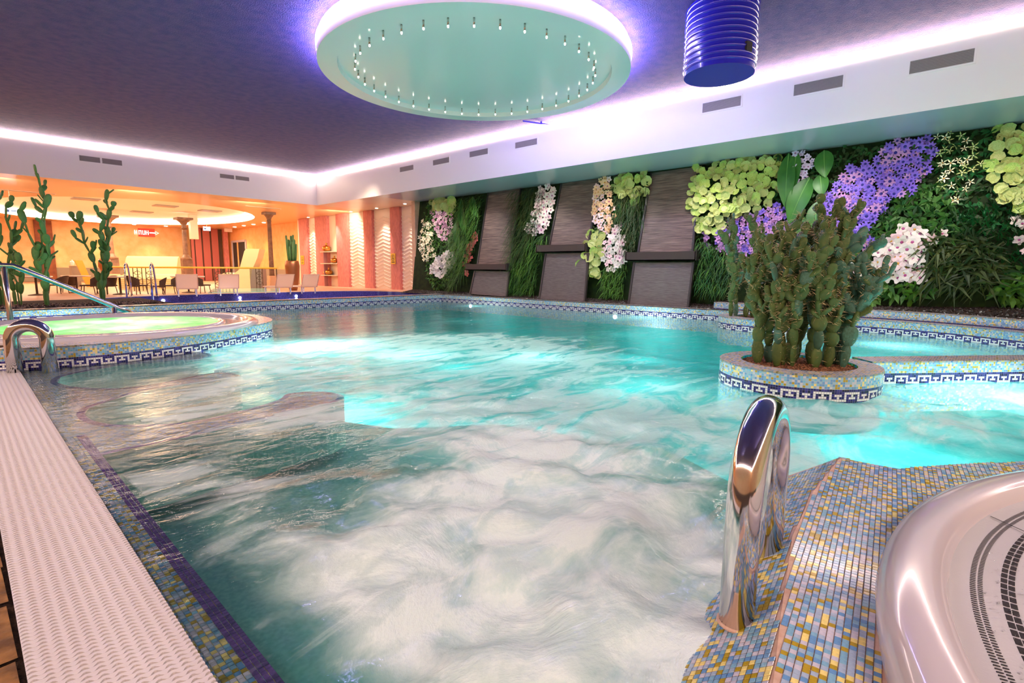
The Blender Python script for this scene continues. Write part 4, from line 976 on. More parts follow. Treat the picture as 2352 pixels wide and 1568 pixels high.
def scatter(poly, spacing, seed, off=.0, jit=.42):
    """jittered hexagonal points on the wall inside a photo polygon; returns world points"""
    W = [atW(px, py) for px, py in poly]; Q = [(p.y, p.z) for p in W]; rnd = random.Random(seed); out = []
    y0, y1, z0, z1 = min(q[0] for q in Q), max(q[0] for q in Q), min(q[1] for q in Q), min(ZC-.03, max(q[1] for q in Q))
    z = z0; r = 0
    while z < z1:
        y = y0 + (spacing/2 if r % 2 else 0)
        while y < y1:
            a, c = y+rnd.uniform(-jit, jit)*spacing, z+rnd.uniform(-jit, jit)*spacing
            if inpoly(a, c, Q) and c < ZC-.05: out.append(Vector((WX0+WK*(c-.25)-off, a, c)))
            y += spacing
        z += spacing*.87; r += 1
    return out
def flower_patch(name, lb, cat, poly, protos, spacing, size, off, bulge=.18, seed=1, part='flower', tilt=.45, stuff=False, group=None, face=.35):
    """protos: list of (mesh builder fn result MB, mats)"""
    t = thing(name, lb, cat, (0, 0, 0), 0, group); rnd = random.Random(seed); pts = scatter(poly, spacing, seed, 0)
    c = Vector((0, 0, 0)); 
    for p in pts: c += p
    c /= max(1, len(pts)); rad = max((p-c).length for p in pts); mes = [None if stuff else mb.mesh(part, mt) for mb, mt in protos]
    tocam = lambda p: (Vector((0, 0, 1.6))-p).normalized()
    big = MB(); mats = []; mo = []
    for mb, mt in protos:
        mo.append(len(mats)); mats += list(mt)
    pts.sort(key=lambda p: (p-C0).length); nparts = 0
    for p in pts:
        d = 1-(p-c).length/rad; q = p + NW*(off + bulge*max(0, d)**.6 + rnd.uniform(-.04, .05)); k = rnd.randrange(len(protos)); s = size*rnd.uniform(.78, 1.15)
        B = basis((NW*(1-face)+tocam(p)*face).normalized(), rnd.uniform(0, 2*PI), rnd, tilt).to_4x4() @ Matrix.Scale(s, 4); B.translation = q
        if stuff or nparts >= 290:
            mb = protos[k][0]; n = len(big.v); big.v += [tuple(B @ Vector(v)) for v in mb.v]
            for f, mi in zip(mb.f, mb.m): big.face([n+i for i in f], mo[k]+mi)
        else:
            o = link(part, mes[k], t); o.matrix_local = B; nparts += 1
    if big.f: o = obj(part+'s', big, mats, t); o['kind'] = 'stuff'
    return t
def blades(name, lb, cat, poly, spacing, length, width, mats, off=.03, droop=1.0, seed=1, spread=.5, seg=3, hang=True, bulge=.1, group=None):
    m = MB(); rnd = random.Random(seed); pts = scatter(poly, spacing, seed, 0)
    for p in pts:
        nb = 3
        for _ in range(nb):
            ln = length*rnd.uniform(.5, 1.1); a = rnd.uniform(-spread, spread); sd = Vector((0, math.sin(a), 0)); out = rnd.uniform(.2, 1)*bulge
            q = p + NW*(off + rnd.uniform(0, .06)); wd = width*rnd.uniform(.6, 1.2)
            d0 = (NW*.8 + sd + Vector((0, 0, .35 if hang else .8))).normalized(); prev = None; mi = rnd.randrange(len(mats)); cpt = q; dirv = d0
            side = Vector((0, 1, 0)) if rnd.random() < .7 else Vector((.5, .8, 0)).normalized()
            for k in range(seg+1):
                u = k/seg; w_ = wd*(1-u*.9)
                a_, b_ = m.vert(cpt+side*w_/2), m.vert(cpt-side*w_/2)
                if prev: m.face((prev[0], a_, b_, prev[1]), mi)
                prev = (a_, b_); dirv = (dirv + Vector((0, 0, -droop*(.9 if hang else .45)))).normalized() if hang else (dirv + Vector((0, 0, -droop*.5))).normalized()
                dirv = (dirv + sd*.25).normalized(); st = dirv*ln/seg
                cpt = cpt + st
                lim = WX0+WK*(cpt.z-.25)-.02
                if cpt.x > lim: cpt.x = lim - rnd.uniform(0, .03)
                if cpt.z > ZC-.03: cpt.z = ZC-.03
                if cpt.z < .34: cpt.z = .34
    o = obj(name, m, mats); tag(o, lb, cat, group, 'stuff'); return o
def leafy(name, lb, cat, poly, spacing, ln, wd, mats, seed=1, off=.03, nl=5, thick=.14):
    """tufts of pointed leaves"""
    m = MB(); rnd = random.Random(seed)
    for p in scatter(poly, spacing, seed, 0):
        q0 = p + NW*(off+rnd.uniform(0, thick))
        for k in range(nl):
            B = basis(NW, rnd.uniform(0, 2*PI), rnd, .9); u, v, n = B.col[0], B.col[1], B.col[2]; l_ = ln*rnd.uniform(.6, 1.1); w_ = wd*rnd.uniform(.7, 1.1)
            dn = Vector((0, 0, -.25*l_)); mi = rnd.randrange(len(mats))
            pts = [q0, q0+u*l_*.45+v*w_+n*.05*l_, q0+u*l_+dn+n*.02, q0+u*l_*.45-v*w_+n*.05*l_]
            for z in pts:
                if z.z > ZC-.02: z.z = ZC-.02
                if z.x > WX0+WK*(z.z-.25): z.x = WX0+WK*(z.z-.25)-.005
            m.quad(*pts, mi)
    o = obj(name, m, mats); tag(o, lb, cat, None, 'stuff'); return o
# -- slate water panels
def slab_panel(up, led, lo, lb):
    """two slate slabs with a dark trough between, leaning out from the wall"""
    t = thing('slate_panel', lb, 'water panel', (0, 0, 0), 0, 'slate water panels')
    K, XB = .235, 14.50
    def pt(q, o=0): return atW(q[0], q[1], o, XB, K)
    def slab(q, nm, mt, th=.05, o=0):
        P = [pt(x, o) for x in q]; n = Vector((1, 0, -K)).normalized()*th
        P[0].z = P[1].z = min(ZC-.01, (P[0].z+P[1].z)/2) if nm == 'upper_slab' else (P[0].z+P[1].z)/2
        m = MB(); a, b_, c, d = P; m.hexa([d, c, c+n, d+n, a, b_, b_+n, a+n]); obj(nm, m, mt, t)
        # raised side edges
        for e0, e1 in ((a, d), (b_, c)):
            m = MB(); s_ = Vector((0, .03, 0)); f = -n*.6; m.hexa([e1-s_+f, e1+s_+f, e1+s_+n, e1-s_+n, e0-s_+f, e0+s_+f, e0+s_+n, e0-s_+n]); obj('side_trim', m, m_ledge, t)
        return P
    U = slab(up, 'upper_slab', m_slate); Lw = slab(lo, 'lower_slab', m_slate2, .05, .06)
    ya, yb = pt(led[0]).y, pt(led[1]).y; zt = (pt(led[0]).z+pt(led[1]).z)/2; zb = zt - led[2]
    xw = XB + K*(zt-.25)
    m = MB(); m.box(xw-.24, xw+.1, min(ya, yb), max(ya, yb), zb, zb+.03); m.box(xw-.24, xw-.20, min(ya, yb), max(ya, yb), zb, zt)
    for y in (ya, yb): m.box(xw-.24, xw+.1, y-.025, y+.025, zb, zt+.03)
    obj('trough', m, m_ledge, t)
slab_panel([(1122, 441), (1196, 433), (1170, 607), (1097, 607)], [(1079, 607), (1172, 606), .24], [(1091, 624), (1169, 621), (1163, 681), (1080, 675)], 'slate water panel nearest the pink wall with low trough')
slab_panel([(1290, 420), (1378, 410), (1352, 561), (1263, 562)], [(1242, 563), (1354, 561), .26], [(1254, 583), (1352, 580), (1343, 692), (1239, 686)], 'middle slate water panel between the pink orchid columns')
slab_panel([(1496, 395), (1606, 384), (1591, 577), (1466, 580)], [(1446, 580), (1606, 577), .26], [(1457, 604), (1593, 601), (1580, 706), (1444, 699)], 'widest slate water panel beside the big lime leaf patch')
# -- green base growth
leafy('moss_hedge', 'mossy green growth at the far left end of the planted wall', 'plants', [(984, 458), (1052, 450), (1062, 560), (1040, 655), (1000, 665), (985, 640), (976, 560)], .13, .16, .035, [G1, G5, G3], 11)
blades('trailing_grass', 'long trailing green grass left of the first slate panel', 'grass', [(1062, 452), (1118, 442), (1108, 520), (1088, 600), (1065, 640), (1045, 655), (1040, 600)], .12, .95, .03, [G1, G5, G3], .05, .9, 12)
blades('olive_grass', 'dark olive hanging grass between first and middle slate panels', 'grass', [(1184, 428), (1250, 421), (1262, 450), (1232, 540), (1200, 600), (1172, 600)], .12, .8, .028, [G2, G4, G3], .05, .9, 13)
blades('trailing_grass', 'green hanging strands under the pink orchids by the middle panel', 'grass', [(1215, 545), (1264, 530), (1246, 600), (1232, 668), (1172, 672), (1174, 600)], .12, .8, .03, [G1, G5, G3], .04, .9, 14)
blades('olive_grass', 'dark olive grass beside the widest slate panel', 'grass', [(1425, 440), (1494, 425), (1482, 500), (1464, 575), (1440, 580), (1430, 520)], .12, .7, .026, [G2, G4, G3], .05, .9, 15)
blades('bright_grass', 'bright green grass tuft at the foot of the widest slate panel', 'grass', [(1392, 610), (1450, 600), (1440, 640), (1432, 680), (1392, 680), (1388, 650)], .10, .45, .028, [G1, G1, G5], .05, .8, 16)
leafy('moss_hedge', 'dark mossy growth behind the peach orchids', 'plants', [(1382, 404), (1495, 394), (1480, 450), (1440, 600), (1380, 600), (1362, 540)], .15, .18, .04, [G3, G4], 17)
blades('bright_grass', 'bright grass clump right of the widest slate panel', 'grass', [(1608, 545), (1650, 560), (1700, 585), (1700, 670), (1640, 672), (1594, 655)], .11, .55, .028, [G1, G5, G3, G6], .05, .8, 18)
leafy('moss_hedge', 'dark small-leaved growth above the violet daisies', 'plants', [(1800, 345), (2150, 300), (2150, 420), (2000, 560), (1900, 600), (1640, 640), (1610, 560), (1605, 385)], .17, .16, .04, [G3, G4], 19)
leafy('broad_fern', 'glossy dark green foliage between violet daisies and cream stars', 'plants', [(2085, 440), (2160, 420), (2210, 500), (2200, 560), (2130, 560), (2040, 540), (2000, 620), (1960, 690), (1900, 690), (1930, 600), (2010, 530), (2040, 470)], .16, .26, .05, [G5, G3, G5], 20, nl=7)
leafy('dark_foliage', 'deep green foliage at the top right of the planted wall', 'plants', [(2150, 300), (2352, 262), (2420, 262), (2420, 560), (2352, 560), (2200, 540), (2150, 430)], .16, .18, .04, [G3, G6, G4], 21)
blades('emerald_grass', 'emerald green grass at the right above the dark fern', 'grass', [(2200, 490), (2352, 470), (2420, 470), (2420, 640), (2300, 640), (2200, 570)], .12, .45, .025, [G6, G3, G6], .06, .5, 22, hang=False)
leafy('dark_fern', 'big dark arching fern at the lower right of the planted wall', 'fern', [(2130, 560), (2230, 545), (2300, 600), (2300, 650), (2200, 665), (2120, 650)], .14, .55, .03, [G4, G2, G4], 23, off=.12, nl=9)
leafy('broad_fern', 'light green leafy clump at the bottom right corner of the wall', 'plants', [(2290, 610), (2352, 600), (2420, 600), (2420, 700), (2352, 700), (2285, 680)], .16, .28, .06, [G1, G5], 24, nl=6)
leafy('broad_fern', 'light green leaves under the white orchids', 'plants', [(1960, 650), (2130, 650), (2140, 690), (2040, 690), (1960, 700)], .17, .26, .055, [G1, G5], 25, nl=6)
# -- flower and leaf patches
lf = round_leaf(1); lfp = [(lf, (m_lime,)), (lf, (m_lime2,)), (lf, (m_lime,))]
orchid = petal_flower(5, 1, .42, .12, None, None, .22); daisy = petal_flower(8, 1, .25, .05, None, None, .3); star = petal_flower(5, 1, .16, .1, None, None, .15); small = petal_flower(4, 1, .45, .25, None, None, .15)
flower_patch('lime_leaves', 'big lime green round-leaved patch right of the widest slate panel', 'leaf patch', [(1602, 380), (1650, 372), (1720, 364), (1795, 354), (1798, 380), (1792, 420), (1795, 460), (1770, 478), (1740, 488), (1720, 500), (1680, 508), (1655, 530), (1630, 545), (1608, 525), (1592, 500), (1576, 470), (1590, 430), (1600, 410)], lfp, .195, .135, .10, .25, 31, 'leaf')
flower_patch('lime_leaves', 'lime green leaf patch above the peach orchids, left of the widest slate', 'leaf patch', [(1412, 405), (1502, 397), (1500, 425), (1485, 452), (1478, 468), (1430, 470), (1412, 455), (1405, 430)], lfp, .25, .18, .10, .2, 32, 'leaf')
flower_patch('lime_leaves', 'lime green leaves hanging low between middle and widest slate panels', 'leaf patch', [(1362, 530), (1388, 530), (1392, 560), (1392, 600), (1386, 640), (1366, 650), (1346, 630), (1338, 600), (1352, 570)], lfp, .25, .18, .12, .2, 33, 'leaf')
flower_patch('lime_leaves', 'pale lime leaf patch at the far top left of the planted wall', 'leaf patch', [(992, 460), (1052, 452), (1057, 482), (1040, 492), (1010, 490), (993, 476)], lfp, .30, .21, .10, .2, 34, 'leaf')
flower_patch('lime_leaves', 'lime green leaf patch cut by the right edge of the photo', 'leaf patch', [(2290, 285), (2352, 276), (2430, 268), (2430, 500), (2352, 492), (2320, 480), (2300, 450), (2268, 410), (2265, 350), (2290, 320)], lfp, .19, .14, .10, .2, 35, 'leaf')
flower_patch('mauve_flowers', 'mauve flower mass below the big lime leaf patch', 'flower patch', [(1645, 522), (1700, 507), (1760, 485), (1785, 470), (1815, 480), (1812, 500), (1825, 530), (1820, 580), (1790, 585), (1740, 590), (1700, 590), (1662, 582), (1645, 560)], [(small, (m_mauve, m_vdark)), (small, (m_mauve, m_magp)), (small, (m_violet, m_vdark))], .105, .078, .06, .2, 36, stuff=False)
flower_patch('mauve_flowers', 'small mauve sprig at the edge of the widest slate panel', 'flower patch', [(1610, 530), (1622, 530), (1636, 562), (1630, 572), (1618, 556)], [(small, (m_mauve, m_vdark))], .13, .085, .08, .05, 37)
flower_patch('dusky_flowers', 'dusky pink hanging flower cluster at the far left of the wall', 'flower patch', [(988, 478), (1000, 486), (1046, 490), (1046, 530), (1036, 550), (1026, 556), (1010, 540), (1002, 515)], [(small, (m_mauve2, m_magp)), (small, (m_pinkp, m_magp))], .14, .09, .06, .15, 38)
flower_patch('violet_daisies', 'violet blue daisy drift running diagonally above the big cactus', 'flower patch', [(1945, 402), (1960, 385), (1985, 388), (2010, 360), (2035, 330), (2060, 323), (2148, 313), (2148, 350), (2142, 395), (2120, 420), (2090, 455), (2060, 450), (2035, 480), (2030, 500), (2000, 520), (2008, 545), (1990, 585), (1960, 572), (1930, 548), (1910, 530), (1888, 512), (1880, 495), (1900, 455), (1912, 422)], [(daisy, (m_violet, m_vdark)), (daisy, (m_violet, m_vdark)), (daisy, (m_violet, m_vdark)), (daisy, (m_mauve, m_vdark))], .145, .115, .08, .15, 39, tilt=.3)
flower_patch('lilac_orchids', 'pale lilac orchid spray hanging among the broad leaves', 'flower patch', [(1830, 350), (1872, 345), (1872, 380), (1858, 408), (1840, 428), (1822, 422), (1824, 385)], [(orchid, (m_lilacp, m_magp)), (orchid, (m_lilacp, m_vdark))], .12, .085, .14, .1, 40)
flower_patch('star_flowers', 'cream star flowers trailing down from the ceiling at right', 'flower patch', [(2150, 315), (2212, 302), (2245, 335), (2262, 385), (2222, 430), (2212, 465), (2196, 495), (2184, 460), (2150, 420), (2155, 350)], [(star, (m_creamp, m_orp)), (star, (m_lime, m_creamp))], .17, .09, .10, .1, 41)
flower_patch('white_orchids', 'large white orchids with magenta hearts right of the big cactus', 'flower patch', [(2048, 560), (2075, 527), (2128, 535), (2186, 533), (2162, 556), (2132, 562), (2132, 600), (2125, 640), (2070, 655), (2042, 648), (2012, 652), (1962, 650), (1955, 622), (1975, 610), (2010, 590)], [(orchid, (m_whitep, m_magp)), (orchid, (m_whitep, m_magp)), (orchid, (m_pinkp, m_orp))], .155, .145, .14, .15, 42, tilt=.35, face=.5)
flower_patch('white_orchids', 'loose white and pink orchids at the right edge of the photo', 'flower patch', [(2316, 495), (2338, 500), (2430, 500), (2430, 620), (2352, 600), (2330, 560), (2308, 520)], [(orchid, (m_whitep, m_magp)), (orchid, (m_pinkp, m_magp))], .26, .11, .14, .1, 43)
flower_patch('pink_orchids', 'pale pink orchid cascade left of the middle slate panel', 'flower patch', [(1240, 424), (1287, 420), (1285, 450), (1276, 470), (1272, 500), (1264, 525), (1246, 535), (1226, 545), (1213, 548), (1215, 520), (1228, 500), (1243, 470), (1236, 450)], [(orchid, (m_pinkp, m_magp)), (orchid, (m_whitep, m_magp))], .18, .13, .12, .12, 44)
flower_patch('peach_orchids', 'peach orchid column falling from the ceiling right of middle slate panel', 'flower patch', [(1380, 410), (1406, 406), (1413, 430), (1408, 460), (1420, 480), (1416, 510), (1405, 545), (1388, 540), (1370, 500), (1366, 480), (1373, 440)], [(orchid, (m_peachp, m_magp)), (orchid, (m_peachp, m_orp)), (orchid, (m_pinkp, m_orp))], .15, .11, .10, .12, 45)
flower_patch('pink_orchids', 'pale pink orchid cascade beside the widest slate panel trough', 'flower patch', [(1412, 540), (1430, 512), (1440, 540), (1448, 600), (1440, 612), (1424, 622), (1407, 625), (1393, 600), (1396, 560)], [(orchid, (m_pinkp, m_magp)), (orchid, (m_whitep, m_pinkp))], .15, .115, .16, .12, 46)
flower_patch('cream_flowers', 'cream flower drift down the far left end of the planted wall', 'flower patch', [(975, 508), (996, 512), (1003, 545), (1004, 590), (992, 604), (977, 600), (970, 560)], [(star, (m_creamp, m_orp)), (small, (m_creamp, m_orp))], .19, .115, .10, .1, 47)
flower_patch('white_flowers', 'round white flower cluster low at the left of the planted wall', 'flower patch', [(993, 615), (1006, 605), (1014, 590), (1032, 584), (1050, 577), (1052, 600), (1041, 622), (1028, 640), (1012, 632), (996, 626)], [(orchid, (m_whitep, m_whitep)), (small, (m_whitep, m_pinkp))], .17, .125, .12, .15, 48)
flower_patch('coral_flowers', 'coral red flower spike beside the first slate panel', 'flower patch', [(1094, 532), (1106, 532), (1096, 575), (1088, 610), (1082, 632), (1073, 630), (1071, 600), (1084, 560)], [(small, (m_redp, m_redp)), (small, (m_redp, m_pinkp))], .14, .095, .14, .05, 49)
def big_leaf(px0, py0, px1, py1, wpx, off=.18):
    a, b_ = atW(px0, py0, off), atW(px1, py1, off+.08); ax = b_-a; ln = ax.length; s = ax.normalized().cross(NW).normalized()
    wd = wpx/FPX*(a-C0).dot(_fw)*.55; m = MB(); n = 12; rows = []; rib = MB()
    for i in range(n+1):
        u = i/n; h = wd*math.sin(PI*min(1, u**.85))**.8 if 0 < u < 1 else .004; c = a + ax*u + NW*(.14*math.sin(PI*u)*ln*.5)
        rows.append([m.vert(c - s*h + NW*.25*h), m.vert(c - s*h*.5 + NW*.05*h), m.vert(c), m.vert(c + s*h*.5 + NW*.05*h), m.vert(c + s*h + NW*.25*h)])
        rib.v += [tuple(c+NW*.012+s*.012*(1-u)), tuple(c+NW*.012-s*.012*(1-u))]
        if i: k = len(rib.v); rib.face((k-4, k-3, k-1, k-2))
    for p, q in zip(rows, rows[1:]):
        for k in range(4): m.face((p[k], p[k+1], q[k+1], q[k]))
    return m, rib
for lb, leaves in (('group of broad banana-like leaves beside the big lime patch', [(1812, 352, 1806, 482, 34), (1862, 405, 1812, 515, 44), (1893, 345, 1896, 408, 36), (1884, 400, 1890, 450, 30), (1878, 462, 1872, 540, 34), (1842, 495, 1838, 545, 26), (1830, 350, 1822, 440, 26)]),
                  ('broad upright leaves near the far left end of the planted wall', [(1060, 456, 1072, 545, 20), (1085, 452, 1098, 500, 20), (1050, 500, 1058, 580, 18)])):
    t = thing('broad_leaves', lb, 'plant')
    for L_ in leaves: m, rib = big_leaf(*L_); lo = obj('leaf', m, m_bigleaf, t, True); obj('midrib', rib, m_midrib, lo)
# ================================================================ CACTI
def pad_mesh(mat, k=1.0):
    m = MB(); ns, nr = 10, 7
    prof = [(0, 0), (.55, .10), (.85, .30), (1.0, .55), (.92, .78), (.6, .94), (0, 1)]
    rows = []
    for r, z in prof:
        if r == 0: rows.append([m.vert((0, 0, z))]); continue
        rows.append([m.vert((.5*r*math.cos(2*PI*i/ns), .21*k*(.5+.5*r)*math.sin(2*PI*i/ns), z)) for i in range(ns)])
    for a, b_ in zip(rows, rows[1:]):
        for i in range(ns):
            j = (i+1) % ns
            if len(a) == 1: m.face((a[0], b_[j], b_[i]))
            elif len(b_) == 1: m.face((a[i], a[j], b_[0]))
            else: m.face((a[i], a[j], b_[j], b_[i]))
    return m.mesh('pad', mat, True)
PADS = [pad_mesh(m, 1.0) for m in (m_cactus, m_cactus2, m_cactus3)]; PAD4 = pad_mesh(m_cactus4, .8)
def cactus(name, lb, base, stems, seed, pads, size, spine=1.0, maxp=260, side=(0, 1, 1, 2), slim=1.0):
    """stems: (dx, dy, height, lean x, lean y). Each stem is a chain of flat pads with side pads."""
    rnd = random.Random(seed); t = thing(name, lb, 'cactus', base); sp = MB(); xt = MB(); cnt = [0]
    def pad(p, d, ln, wd, mesh_i):
        over = cnt[0] >= maxp
        u = d.orthogonal().normalized(); u = Matrix.Rotation(rnd.uniform(0, PI), 3, d) @ u
        if rnd.random() < .6: u = (Vector((.67, -.74, 0))*.8 + u*.5); u = (u - d*u.dot(d)).normalized()
        v = d.cross(u); B = Matrix((u*wd, v*wd, d*ln)).transposed().to_4x4(); B.translation = p
        if over:
            me_ = pads[mesh_i % len(pads)]; n0 = len(xt.v); xt.v += [tuple(B @ v_.co) for v_ in me_.vertices]
            for f_ in me_.polygons: xt.face([n0+q_ for q_ in f_.vertices], mesh_i % len(pads))
        else: o = link('pad', pads[mesh_i % len(pads)], t); o.matrix_local = B
        cnt[0] += 1
        if spine:
            for _ in range(int(16*spine)):
                a, z = rnd.uniform(0, 2*PI), rnd.uniform(.15, 1); r = math.sqrt(max(0, 1-(2*z-1.1)**2*.8)); q = p + d*ln*z + u*wd*.5*r*math.cos(a) + v*wd*.16*math.sin(a)
                n = (u*math.cos(a)*.5 + v*(1 if math.sin(a) > 0 else -1) + Vector((rnd.uniform(-.6, .6), rnd.uniform(-.6, .6), rnd.uniform(-.3, .8)))).normalized()
                e = n*rnd.uniform(.03, .06)*size/.13; s_ = n.orthogonal().normalized()*.0022*size/.13
                k = len(sp.v); sp.v += [tuple(q-s_), tuple(q+s_), tuple(q+e)]; sp.face((k, k+1, k+2))
    for (dx, dy, h, lx, ly, mi) in stems:
        p = Vector((dx, dy, -.01)); d = Vector((lx*.25, ly*.25, 1)).normalized(); first = True
        while p.z < h:
            ln = size*rnd.uniform(1.0, 1.5)*(1.25 if first else 1); wd = size*slim*rnd.uniform(.68, 1.0)*(1.0 if not first else .85)
            pad(p, d, ln, wd, mi if rnd.random() < .7 else rnd.randrange(3))
            if not first or rnd.random() < .3:
                for _ in range(rnd.choice(side) if p.z > size*1.9 else 0):
                    a = rnd.uniform(0, 2*PI); sd = (d*.55 + Vector((math.cos(a), math.sin(a), .25))*.75).normalized(); q = p + d*ln*rnd.uniform(.5, .95)
                    l2 = size*rnd.uniform(.7, 1.1); pad(q, sd, l2, size*slim*rnd.uniform(.5, .75), rnd.randrange(3) if rnd.random() < .4 else mi)
                    if rnd.random() < .5: pad(q+sd*l2*.85, (sd*.5+Vector((0, 0, .8))).normalized(), size*rnd.uniform(.6, .95), size*rnd.uniform(.4, .6), mi)
            p = p + d*ln*.86; f = min(1, p.z/h); d = (Vector((lx*(.3+.7*f), ly*(.3+.7*f), 1)) + Vector((rnd.uniform(-.28, .28), rnd.uniform(-.28, .28), 0))).normalized(); first = False
    if sp.f: o = obj('spines', sp, m_spine, t); o['kind'] = 'stuff'
    if xt.f: o = obj('pads', xt, [q_.materials[0] for q_ in pads], t, True); o['kind'] = 'stuff'
    return t
# screen-right on the island is the direction (.67,-.74)
R_ = lambda a, b_: (a*.67 + b_*.74, -a*.74 + b_*.67)     # a: to the right, b: away
st = []
for a, b_, h, la, lb_, mi in ((-.47, .05, 1.25, -.22, 0, 2), (-.42, .2, 1.35, -.12, .1, 0), (-.22, -.10, 1.65, -.10, -.05, 2), (-.14, -.16, 1.2, .0, -.15, 0), (.04, .12, 1.9, .0, .05, 2), (.17, -.02, 1.95, .05, 0, 0),
                             (.28, -.2, 1.9, .10, -.05, 2), (.45, -.22, 1.15, .42, -.1, 1), (.47, .0, 1.5, .22, 0, 1), (.15, .3, 1.5, .1, .1, 0), (.50, -.05, 1.15, .55, 0, 1), (-.05, .3, 1.7, -.1, .1, 2), (-.3, .1, 1.5, -.2, .1, 0), (-.34, -.18, 1.5, -.16, 0, 2), (.10, -.25, 1.75, .02, 0, 0), (.36, .2, 1.75, .12, 0, 2), (-.1, .0, 1.85, -.04, 0, 0), (.32, -.05, 1.6, .2, 0, 1)):
    x, y = R_(a, b_); lx, ly = R_(la, lb_); st.append((x*.92, y*.92, h*.82, lx, ly, mi))
cactus('opuntia_cactus', 'big spiny olive green cactus thicket filling the round planter island', (IC[0]-.02, IC[1]+.0, .235), st, 5, PADS, .175, .75, 290, (2, 3, 4, 4))
st = []
for a, b_, h, la, lb_, mi in ((-.55, .0, 1.9, -.15, 0, 0), (-.4, .1, 2.1, -.05, 0, 1), (-.2, 0, 2.0, .05, 0, 2), (0, .1, 1.6, .1, 0, 0), (.2, 0, 1.4, .15, 0, 2)):
    x, y = R_(a, b_); lx, ly = R_(la, lb_); st.append((x, y, h, lx, ly, mi))
cactus('opuntia_cactus', 'second spiny cactus in the smaller planter behind the big one', (13.0, 4.05, .24), st, 6, PADS, .22, 1.2, 220, (2, 3, 3))
def tall(px, py, h, seed, stems, lb, size=.34, n=70):
    p = at(px, py, DZ+.01); cactus('tall_cactus', lb, (p.x, p.y, p.z), [(a*.67, -a*.74, hh, la*.67, -la*.74, 0) for a, hh, la in stems], seed, [PAD4], size, 0, n, (0, 1, 1, 2), .66)
tall(236, 693, 3.2, 8, [(0, 3.0, -.02), (-.02, 2.5, -.16), (.03, 1.9, .20), (.02, 2.2, .08)], 'tall slender green cactus second from the left, in front of the column', .27, 64)
tall(108, 703, 3.2, 9, [(0, 3.0, 0), (.04, 2.6, .12), (-.03, 2.2, -.12)], 'tall green cactus left of centre in the pebble bed behind the tub', .27, 64)
tall(45, 702, 1.4, 10, [(0, 1.2, -.1), (.05, 1.1, .25), (-.1, 1.5, -.05)], 'short bushy cactus between the tall one and the left edge', .24, 34)
tall(12, 702, 2.8, 11, [(0, 2.3, .05), (-.15, 1.8, .1), (-.1, 2.6, 0), (-.3, 1.8, 0)], 'dense dark green cactus cut by the left edge of the photo', .30, 48)
# ================================================================ LOUNGE
def fl(px, py, z=DZ): return at(px, py, z)
# chairs: woven tub chairs
def chair_proto():
    t = thing('wicker_chair', 'x', 'chair', (0, 0, 0), 0, 'brown wicker chairs by the blue pool')
    m = MB(); m.box(-.27, .27, -.26, .26, .36, .42); obj('seat', m, m_wicker, t)
    m = MB(); n = 14; a0, a1 = math.radians(20), math.radians(160); rows = []
    for i in range(n+1):
        a = a0+(a1-a0)*i/n; k = abs(i-n/2)/(n/2); h = .82-.16*k**2; r0, r1 = .27, .33
        rows.append([m.vert((r0*math.cos(a)*1.1, r0*math.sin(a), .36)), m.vert((r1*math.cos(a)*1.1, r1*math.sin(a)*1.15, h)), m.vert(((r1+.03)*math.cos(a)*1.1, (r1+.03)*math.sin(a)*1.15, h)), m.vert(((r0+.03)*math.cos(a)*1.1, (r0+.03)*math.sin(a), .34))])
    for p, q in zip(rows, rows[1:]):
        for k in range(4): j = (k+1) % 4; m.face((p[k], q[k], q[j], p[j]))
    m.face(rows[0]); m.face(rows[-1][::-1]); obj('backrest', m, m_wicker, t)
    for sx, sy in ((-1, -1), (1, -1), (1, 1), (-1, 1)):
        m = MB(); m.tube([(sx*.22, sy*.2, .38), (sx*.27, sy*.25, 0)], .018, 6); obj('leg', m, m_wicker, t)
    return t
ch0 = chair_proto(); first = [True]
def chair(px, py, face, lb, s=1.0):
    o = ch0 if first[0] else copy_tree(ch0); first[0] = False
    p = fl(px, py, DZ-.02); o.location = (p.x, p.y, DZ-.02); o.rotation_euler = (0, 0, math.radians(face)); o.scale = (s, s, s); o['label'] = lb
chair(247, 676, 215, 'brown wicker chair seen from behind, right of the second tall cactus', .88)
chair(206, 676, 250, 'brown wicker chair half hidden by the second tall cactus', .88)
chair(318, 676, 110, 'brown wicker chair turned sideways between the two pool ladders', .88)
chair(363, 676, 250, 'brown wicker chair just behind the right pool ladder', .8)
chair(391, 675, 265, 'brown wicker chair seen from behind left of a cream lounger', .85)
chair(466, 673, 100, 'brown wicker chair turned sideways right of the round table', .85)
chair(136, 674, 230, 'brown wicker chair in the shade behind the left tall cactus', .85)
chair(158, 671, 180, 'small brown wicker chair behind the sloping handrail', .8)
def table(px, py, r, lb):
    p = fl(px, py, DZ-.02); t = thing('round_table', lb, 'table', (p.x, p.y, DZ-.02), 0, 'lounge tables')
    m = MB(); m.lathe([(r*.96, .64), (r, .655), (r, .68), (r*.98, .69)], (0,0,0), 24); obj('table_top', m, m_tabletop, t)
    m = MB(); m.tube([(0, 0, .64), (0, 0, .05)], .035, 8); obj('pole', m, m_wicker, t); m = MB(); m.lathe([(.26, 0), (.26, .02), (.05, .06)], (0,0,0), 16); obj('base', m, m_wicker, t)
table(86, 678, .48, 'round pale-topped table behind the left tall cactus')
table(178, 672, .48, 'pale round table between the two tall cacti')
table(278, 676, .42, 'round table beside the wicker chair left of the ladders')
table(434, 672, .62, 'wide pale round table between two brown wicker chairs')
